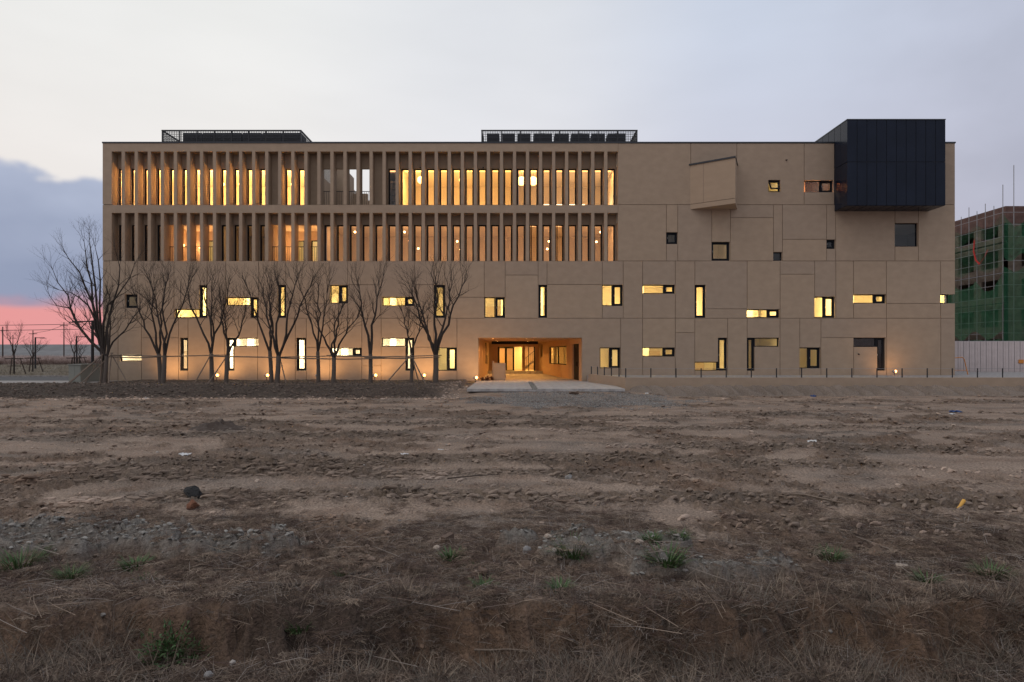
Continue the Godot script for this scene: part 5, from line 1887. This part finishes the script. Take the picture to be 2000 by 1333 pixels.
	for w in [[5.95, "upper of two sagging overhead wires at the left"], [5.25, "lower of two sagging overhead wires at the left"]]:
		mb = Mb.new()
		var pts := []
		var rad := []
		for k in 13:
			var s := k / 12.0
			pts.append(Vector3(lerpf(-95, -30, s), w[0] - 1.1 * 4.0 * s * (1.0 - s) * 0.5 + 0.9 * s, -95.0 + 4.0 * s))
			rad.append(0.035)
		mb.tube(pts, rad, 4)
		single("overhead_wire", mb.mesh(), mat.dark_steel, Vector3.ZERO, w[1], "wire", "overhead wires")
	mb = Mb.new()
	mb.tube([tops[1], (tops[1] + tops[0]) / 2 - Vector3(0, 0.4, 0), tops[0]], [0.04, 0.04, 0.04], 4)
	single("overhead_wire", mb.mesh(), mat.dark_steel, Vector3.ZERO, "thin far wire strung between two distant utility poles", "wire", "overhead wires")
	# young street trees with their wooden stakes
	for s in [[-46.0, -63.0, 5.4, "young staked bare tree at the far left beside the road"], [-50.6, -72.0, 4.2, "smaller young bare tree just behind the far left staked tree"], [-52.0, -82.0, 4.0, "young bare tree standing before the left farther street lamp"],
			[-54.0, -93.0, 3.8, "distant young bare tree alone in front of the reeds"], [-47.5, -74.0, 5.6, "young bare tree right behind the metal cabinet"]]:
		tree(Vector3(s[0], -0.1, s[1]), s[2], 0.07, s[2] * 0.36, fan(int(-s[1]), s[2] * 0.36, 0.9, s[2] * 0.36, 4), int(-s[1]), 0.5, s[3], false, "young trees beyond the road")
		var k2 := thing("tree_stake", Vector3(s[0], -0.1, s[1]), "wooden stake frame around the " + s[3].split(" ")[0] + " tree " + s[3].split(" tree ")[1] if s[3].find(" tree ") > 0 else "wooden stake frame", "stake", "wooden stake frames of the young trees")
		for q in [[-1, -1], [1, -1], [0, 1]]:
			mb = Mb.new()
			mb.tube([Vector3(q[0] * 0.75, 0, q[1] * 0.5), Vector3(q[0] * 0.38, 1.55, q[1] * 0.25)], [0.05, 0.045], 6)
			piece("post", mb.mesh(), mat.old_wood, k2)
		mb = Mb.new()
		mb.bar(Vector3(-0.85, 1.48, 0.0), Vector3(0.85, 1.48, 0.0), 0.09, 0.06)
		mb.bar(Vector3(-0.6, 0.8, 0.0), Vector3(0.6, 0.8, 0.0), 0.07, 0.05)
		piece("crossbar", mb.mesh(), mat.old_wood, k2)
	# cabinet
	var cab := thing("cabinet", Vector3(-27.12, 0.04, -42.65), "low grey-green metal utility cabinet left of the corner tree", "cabinet")
	mb = Mb.new()
	mb.box(Vector3(-0.38, 0, -1.6), Vector3(0.38, 1.06, 0.35))
	piece("body", mb.mesh(), mat.cabinet_a, cab)
	mb = Mb.new()
	mb.box(Vector3(-0.42, 1.06, -1.65), Vector3(0.42, 1.12, 0.4))
	piece("lid", mb.mesh(), mat.cabinet_a, cab)
	for k in 2:
		mb = Mb.new()
		mb.box(Vector3(-0.36 + 0.365 * k, 0.06, 0.35), Vector3(-0.008 + 0.365 * k, 1.02, 0.365))
		piece("door", mb.mesh(), mat.cabinet_a, cab)

# ------------------------------------------------------------------ small things on the ground
func weed_mesh(sd: int, broad: bool) -> ArrayMesh:
	var r := RandomNumberGenerator.new()
	r.seed = sd
	var mb := Mb.new()
	for k in (120 if broad else 190):
		var a := r.randf() * TAU
		var g := r.randf_range(0.55, 1.25)
		mb.tint = Color(0.070 * g, 0.125 * g, 0.042 * g) if r.randf() < 0.86 else Color(0.13 * g, 0.11 * g, 0.05 * g)
		var up := r.randf_range(0.5, 2.0)
		var root := Vector3(cos(a), 0, sin(a)) * 0.45 * sqrt(r.randf())
		blade(mb, root, Vector3(cos(a), up, sin(a)), r.randf_range(0.3, 0.75), 0.075 if broad else 0.04, r.randf_range(0.1, 0.45), 3)
	return mb.mesh(true)

func bush_mesh(sd: int) -> ArrayMesh:   # a rounded leafy weed
	var r := RandomNumberGenerator.new()
	r.seed = sd
	var mb := Mb.new()
	for k in 900:
		var d := Vector3(r.randfn(), absf(r.randfn()) * 0.9, r.randfn()).normalized()
		var p := d * Vector3(0.5, 0.62, 0.5) * r.randf_range(0.35, 1.0) * (1.0 + 0.25 * sin(d.x * 9.0 + d.z * 7.0))
		var g := r.randf_range(0.5, 1.25)
		mb.tint = Color(0.060 * g, 0.115 * g, 0.038 * g)
		blade(mb, p, (d + Vector3(r.randfn(), r.randfn() + 0.3, r.randfn()) * 0.5), r.randf_range(0.07, 0.13), 0.045, 0.2, 2)
	return mb.mesh(true)

func make_small_things() -> void:
	# green weeds: x, z, size, shape, label
	var weeds := [
		[-2.74, -5.50, 0.27, 4, "round leafy green bush hanging on the near bank left of centre"], [1.49, -6.55, 0.22, 0, "bushy grass tuft on the right rim, largest of the central green tufts"], [0.62, -6.95, 0.24, 1, "wide green grass tuft under the cracked clay heap"], [1.48, -7.2, 0.13, 0, "left of two round spiky tufts right of the clay heap"],
		[1.78, -7.25, 0.14, 1, "right of two round spiky tufts right of the clay heap"], [-4.95, -6.85, 0.26, 1, "spreading grass tuft below the left grey clay slab"], [-3.75, -6.80, 0.17, 0, "short green tuft left of the path of pale crumbs"], [-3.45, -6.45, 0.14, 2, "small tuft beside two pink stones at left"],
		[-4.2, -6.5, 0.16, 1, "loose green tuft in straw between the two left tufts"], [-1.60, -6.55, 0.12, 0, "little bright tuft at the end of the black stick"], [-0.62, -7.0, 0.15, 2, "dark weed left of the white scrap near the centre"], [-0.38, -6.7, 0.12, 1, "small green weed just right of the white scrap"],
		[1.55, -6.75, 0.11, 2, "small leafy tuft left of the bushy rim tuft"], [-0.25, -6.15, 0.13, 0, "tuft at the bank rim below the brown angular stone"], [0.42, -6.0, 0.14, 2, "dark feathery tuft at the bank rim right of centre"], [3.30, -7.05, 0.17, 1, "dark green tuft at right before the bleached stalks"],
		[4.6, -6.55, 0.19, 1, "flat green tuft in pale straw at right"], [5.9, -7.0, 0.24, 2, "broad dark weed near the right edge"], [-5.3, -5.9, 0.2, 1, "green tuft at the bank rim near the left edge"], [3.9, -6.4, 0.14, 0, "grass tuft in front of the pale grey stone at right"],
		[-5.6, -6.9, 0.18, 2, "dark weed at the left edge of the clay slab"], [-1.75, -5.6, 0.13, 2, "weed tuft right of the leafy bush on the bank"],
	]
	var shapes := [weed_mesh(61, true), weed_mesh(62, false), weed_mesh(63, true), weed_mesh(64, false), bush_mesh(65)]
	for w in weeds:
		var o := single("weed", shapes[w[3]], mat.leaf, on_ground(w[0], w[1], 0.05 if w[3] == 4 else 0.0), w[4], "weed", "green weeds on the near ground")
		o.scale = Vector3.ONE * w[2] * (1.75 if w[3] == 4 else 1.5)
		o.rotation.y = w[0] * 3.1
	# stones: x, z, size, material, seed, label
	var stones := [
		[-3.68, -7.75, Vector3(0.16, 0.11, 0.11), mat.stone_pale, 201, "pale smooth broken stone on the left, largest one"], [-0.28, -6.50, Vector3(0.062, 0.055, 0.06), mat.stone_brown, 202, "brown angular stone below the central grass tuft"], [1.24, -5.25, Vector3(0.055, 0.05, 0.05), mat.stone_grey, 203, "grey square stone on the bank right of centre"],
		[-0.82, -7.45, Vector3(0.05, 0.045, 0.045), mat.stone_pale, 204, "pale stone just left below the upright brick"], [0.16, -7.2, Vector3(0.055, 0.06, 0.05), mat.stone_grey, 205, "whitish grey stone at the foot of the cracked clay heap"], [0.38, -7.2, Vector3(0.04, 0.035, 0.04), mat.stone_pale, 206, "small pale stone beside the whitish grey one"],
		[1.30, -6.95, Vector3(0.045, 0.035, 0.04), mat.stone_pale, 207, "beige stone below the two round spiky tufts"], [3.92, -6.85, Vector3(0.09, 0.045, 0.07), mat.stone_pale, 208, "flat pale stone at right among straw"], [-4.82, -6.15, Vector3(0.11, 0.04, 0.08), mat.stone_pale, 209, "flat pinkish stone at the left edge"],
		[-2.5, -4.92, Vector3(0.075, 0.06, 0.055), mat.stone_grey, 210, "grey pointed stone at the bottom left of centre"], [-2.28, -5.12, Vector3(0.045, 0.032, 0.04), mat.stone_grey, 211, "small grey stone above the pointed bottom stone"], [1.45, -4.95, Vector3(0.075, 0.05, 0.06), mat.stone_grey, 212, "grey boulder chip at the bottom right of centre"],
		[-3.35, -6.5, Vector3(0.055, 0.03, 0.04), mat.stone_pale, 213, "pinkish stone beside the small left tuft"], [0.99, -11.85, Vector3(0.10, 0.08, 0.08), mat.stone_grey, 214, "blue-grey stone lying on the smooth wheel track"], [3.1, -33.4, Vector3(0.30, 0.13, 0.2), mat.stone_brown, 215, "reddish boulder in front of the apron"],
		[-2.48, -5.2, Vector3(0.04, 0.03, 0.03), mat.stone_pale, 216, "pale yellowish pebble on the left bank"],
	]
	for s in stones:
		var o := single("stone", rock_mesh(s[4], 8, 12, 0.5), s[3], on_ground(s[0], s[1], s[2].y * 0.45), s[5], "stone", "stones on the near ground")
		o.scale = s[2]
		o.rotation.y = s[0] * 5.0
	# bricks
	for b in [[-0.74, -7.78, 0.25, 1.1, mat.stone_brown, "dull brown brick standing on its side near the centre"], [-4.38, -9.35, 0.0, 0.5, mat.brick, "orange-red lump of brick on the left of the plot"]]:
		var mb := Mb.new()
		mb.box(Vector3(-0.095, 0, -0.03), Vector3(0.095, 0.10, 0.03))
		if b[2] > 0.2:
			var o := single("brick", mb.mesh(), b[4], on_ground(b[0], b[1], -0.01), b[5], "brick")
			o.rotation = Vector3(0.1, b[3], 0.06)
		else:
			var o := single("brick", rock_mesh(231, 11, 13, 0.5), b[4], on_ground(b[0], b[1], 0.05), b[5], "brick")
			o.scale = Vector3(0.115, 0.09, 0.10)
	var lump := single("asphalt_lump", rock_mesh(241, 14, 17, 0.45), mat.asphalt_lump, on_ground(-4.75, -10.15, 0.05), "black crumbly lump of asphalt left of centre", "asphalt")
	lump.scale = Vector3(0.165, 0.11, 0.12)
	# a heap of dark soil left in the middle distance
	var mb2 := Mb.new()
	var hp := func(i: int, j: int) -> Vector3:
		var a := TAU * i / 22.0
		var t := j / 7.0
		var q := Vector3(cos(a) * t * 0.95, 0, sin(a) * t * 0.6)
		return q + Vector3(0, 0.26 * pow(1.0 - t, 0.8) * (1.0 + 0.9 * n2.get_noise_2d(q.x * 2.2 + 5.0, q.z * 2.2)) + 0.05 * n3.get_noise_2d(q.x, q.z) - 0.05, 0)
	for i in 22:
		for j in 7:
			mb2.quad(hp.call(i, j + 1), hp.call(i, j), hp.call(i + 1, j), hp.call(i + 1, j + 1))
	single("soil_heap", mb2.mesh(), mat.old_wood, on_ground(-8.2, -19.2), "heap of dark fresh soil on the left of the plot", "soil heap")
	# sticks: from, to, radius, material
	var sticks := [
		[-2.13, -6.0, -1.75, -6.18, 0.022, mat.old_wood, "thick black stick lying left of centre"], [-1.75, -6.18, -1.25, -6.7, 0.014, mat.old_wood, "dark bent stick leading on from the thick black stick"], [-0.38, -4.88, -0.12, -5.15, 0.011, mat.pole, "pale bare stick at the bottom centre pointing up right"], [-0.30, -5.45, 0.24, -5.42, 0.009, mat.pole, "pale stick lying level across the bank face"],
		[2.3, -7.1, 3.2, -6.55, 0.008, mat.pole, "long bleached stalk slanting down at right"], [2.45, -7.15, 3.0, -6.9, 0.007, mat.pole, "thinner bleached stalk above the long one at right"], [-0.85, -7.2, -0.2, -6.95, 0.006, mat.pole, "thin pale twig left of the cracked clay"], [0.1, -7.0, 0.6, -7.05, 0.007, mat.old_wood, "dark twig lying against the central grass tuft"],
		[0.95, -5.4, 1.35, -4.9, 0.006, mat.pole, "thin pale twig slanting down the right bank"], [-1.0, -5.5, -0.75, -5.1, 0.008, mat.pole, "forked pale twig on the bank left of centre"], [-2.6, -5.35, -2.5, -5.15, 0.008, mat.pole, "short broken cane stub on the left bank"],
		[-3.1, -7.65, -2.5, -7.6, 0.012, mat.old_wood, "black twig right of the largest pale stone"], [3.6, -10.6, 5.0, -9.4, 0.02, mat.pole, "long thin pole lying right in the middle distance"], [-1.1, -11.6, -0.2, -11.9, 0.012, mat.old_wood, "dark twig on the smooth soil left of the track"],
	]
	for s in sticks:
		var m := Mb.new()
		var a := on_ground(s[0], s[1], s[4] * 1.5)
		var b := on_ground(s[2], s[3], s[4] * 1.5)
		var mid := a.lerp(b, 0.5)
		mid.y = maxf(mid.y, height(mid.x, mid.z) + s[4])
		m.tube([a, a.lerp(mid, 0.5) + Vector3(0, 0.008, 0.012), mid + Vector3(0, 0.01, -0.01), b], [s[4], s[4] * 0.95, s[4] * 0.85, s[4] * 0.5], 6)
		single("stick", m.mesh(), s[5], Vector3.ZERO, s[6], "stick", "sticks and stalks on the ground")
	# rubbish
	var scraps := [
		[-7.0, -14.55, 0.17, mat.white, "crumpled white scrap of plastic on the left of the plot"], [-17.7, -33.0, 0.20, mat.white, "white scrap at the foot of the planted mound"], [-1.6, -15.25, 0.09, mat.white, "small upright white scrap near the middle"], [-2.3, -14.6, 0.10, mat.white, "torn white scrap left of the upright one"],
		[-0.45, -7.0, 0.03, mat.white, "tiny white scrap beside the central weeds"], [15.8, -24.5, 0.16, mat.white, "whitish rag in the right middle distance"], [6.75, -34.2, 0.16, mat.white, "pale bottle-like scrap below the spoil bank"], [7.3, -16.6, 0.14, mat.white, "flat white scrap right of the wheel tracks"],
		[15.2, -34.4, 0.26, mat.blue, "crumpled blue tarpaulin at the foot of the spoil bank"], [16.4, -25.2, 0.26, mat.blue, "flat strip of blue tarpaulin at the right"], [2.4, -11.2, 0.07, mat.white, "white crumb right of the blue-grey stone"],
	]
	var cloth := func(sd: int) -> ArrayMesh:
		var m := Mb.new()
		var p := func(i: int, j: int) -> Vector3:
			var q := Vector3(i / 7.0 * 2 - 1, 0, j / 7.0 * 1.4 - 0.7)
			return q + Vector3(0.12 * n2.get_noise_2d(q.z * 3 + sd, q.x), 0.38 + 0.62 * n2.get_noise_2d(q.x * 1.1 + sd * 3.0, q.z * 1.1) - 0.25 * q.length(), 0.15 * n2.get_noise_2d(q.x * 2, q.z + sd))
		for i in 7:
			for j in 7:
				m.quad(p.call(i, j + 1), p.call(i + 1, j + 1), p.call(i + 1, j), p.call(i, j))
				m.quad(p.call(i, j) - Vector3(0, 0.02, 0), p.call(i + 1, j) - Vector3(0, 0.02, 0), p.call(i + 1, j + 1) - Vector3(0, 0.02, 0), p.call(i, j + 1) - Vector3(0, 0.02, 0))
		return m.mesh()
	for k in scraps.size():
		var s = scraps[k]
		var o := single("tarpaulin" if s[3] == mat.blue else "scrap", cloth.call(k), s[3], on_ground(s[0], s[1]), s[4], "tarpaulin" if s[3] == mat.blue else "scrap", "" if s[3] == mat.blue else "pale scraps of rubbish")
		o.scale = Vector3(s[2], s[2] * (1.2 if k == 8 else 0.7), s[2]) * 0.75
		o.rotation.y = k * 1.3
	var cone := Mb.new()
	cone.tube([Vector3(0, 0, 0), Vector3(0.05, 0.015, -0.02), Vector3(0.10, 0.05, -0.05), Vector3(0.15, 0.085, -0.08)], [0.004, 0.016, 0.024, 0.026], 10)
	single("plastic_piece", cone.mesh(), mat.yellow, on_ground(6.0, -9.2, 0.03), "tapered orange-yellow plastic piece in dry grass at right", "plastic piece")
	# entrance: pier and reddish shrubs
	var pier := Mb.new()
	pier.box(Vector3(-0.40, 0, -0.3), Vector3(0.40, 1.18, 0.3))
	pier.box(Vector3(-0.50, 0, -0.3), Vector3(-0.405, 1.32, 0.25))
	single("entrance_pier", pier.mesh(), mat.concrete, Vector3(-0.84, 0.0, -46.7), "low tan concrete pier on the left inside the entrance passage", "pier")
	for s in [[-2.0, -45.8, 0.32, "reddish shrub at the passage corner, leftmost of three"], [-1.65, -46.1, 0.36, "reddish shrub in the middle of three left of the pier"], [-1.36, -46.5, 0.40, "reddish shrub touching the low concrete pier"]]:
		var r := RandomNumberGenerator.new()
		r.seed = int(absf(s[0]) * 100)
		var m := Mb.new()
		for k in 380:
			var d := Vector3(r.randfn(), absf(r.randfn()), r.randfn()).normalized()
			var g := r.randf_range(0.5, 1.4)
			m.tint = Color(0.16 * g, 0.05 * g, 0.035 * g) if r.randf() < 0.8 else Color(0.22 * g, 0.15 * g, 0.06 * g)
			blade(m, d * r.randf_range(0.3, 0.95) * Vector3(0.6, 0.85, 0.5), d + Vector3(r.randfn(), r.randfn(), r.randfn()) * 0.6, 0.22, 0.10, 0.2, 2)
		var o := thing("shrub", Vector3(s[0], 0.0, s[1]), s[3], "shrub", "reddish shrubs inside the entrance")
		piece("foliage", m.mesh(true), mat.leaf, o).scale = Vector3.ONE * s[2]
		var st := Mb.new()
		for k in 5:
			var a := TAU * k / 5
			st.tube([Vector3(0, 0, 0), Vector3(cos(a) * 0.12, s[2] * 0.6, sin(a) * 0.1)], [0.012, 0.006], 4)
		piece("stem", st.mesh(), mat.bark, o)

# ------------------------------------------------------------------ the scene
func _ready() -> void:
	rng.seed = 12
	var cam := Camera3D.new()
	cam.name = "camera"
	cam.projection = Camera3D.PROJECTION_FRUSTUM   # a level camera with the lens shifted up a little
	cam.keep_aspect = Camera3D.KEEP_HEIGHT
	cam.near = 0.1
	cam.far = 2000.0
	cam.size = 0.1 * 1333.0 / 1333.0
	cam.frustum_offset = Vector2(0.0, 0.1 * 26.5 / 1333.0)
	cam.position = Vector3(0, EYE, 0)
	add_child(cam, true)
	var env := Environment.new()
	env.background_mode = Environment.BG_SKY
	env.sky = Sky.new()
	env.sky.sky_material = make_sky()
	env.background_energy_multiplier = 1.0
	env.tonemap_mode = Environment.TONE_MAPPER_LINEAR
	env.tonemap_exposure = 1.0
	env.sdfgi_enabled = true
	env.ssao_enabled = true
	env.ssil_enabled = true
	var we := WorldEnvironment.new()
	we.name = "environment"
	we.environment = env
	add_child(we, true)
	var sun := DirectionalLight3D.new()   # the afterglow of the sky behind the camera, very soft
	sun.name = "afterglow"
	sun.light_color = Color(1.0, 0.95, 0.92)
	sun.light_energy = 0.15
	sun.light_angular_distance = 40.0
	sun.shadow_enabled = true
	sun.sky_mode = DirectionalLight3D.SKY_MODE_LIGHT_ONLY
	add_child(sun, true)
	sun.look_at_from_position(Vector3(-8, 14, 6), Vector3.ZERO)
	make_materials()
	make_ground()
	make_apron()
	make_left()
	make_building()
	make_roof()
	make_site()
	make_trees()
	make_floodlights()
	make_scatter()
	make_small_things()
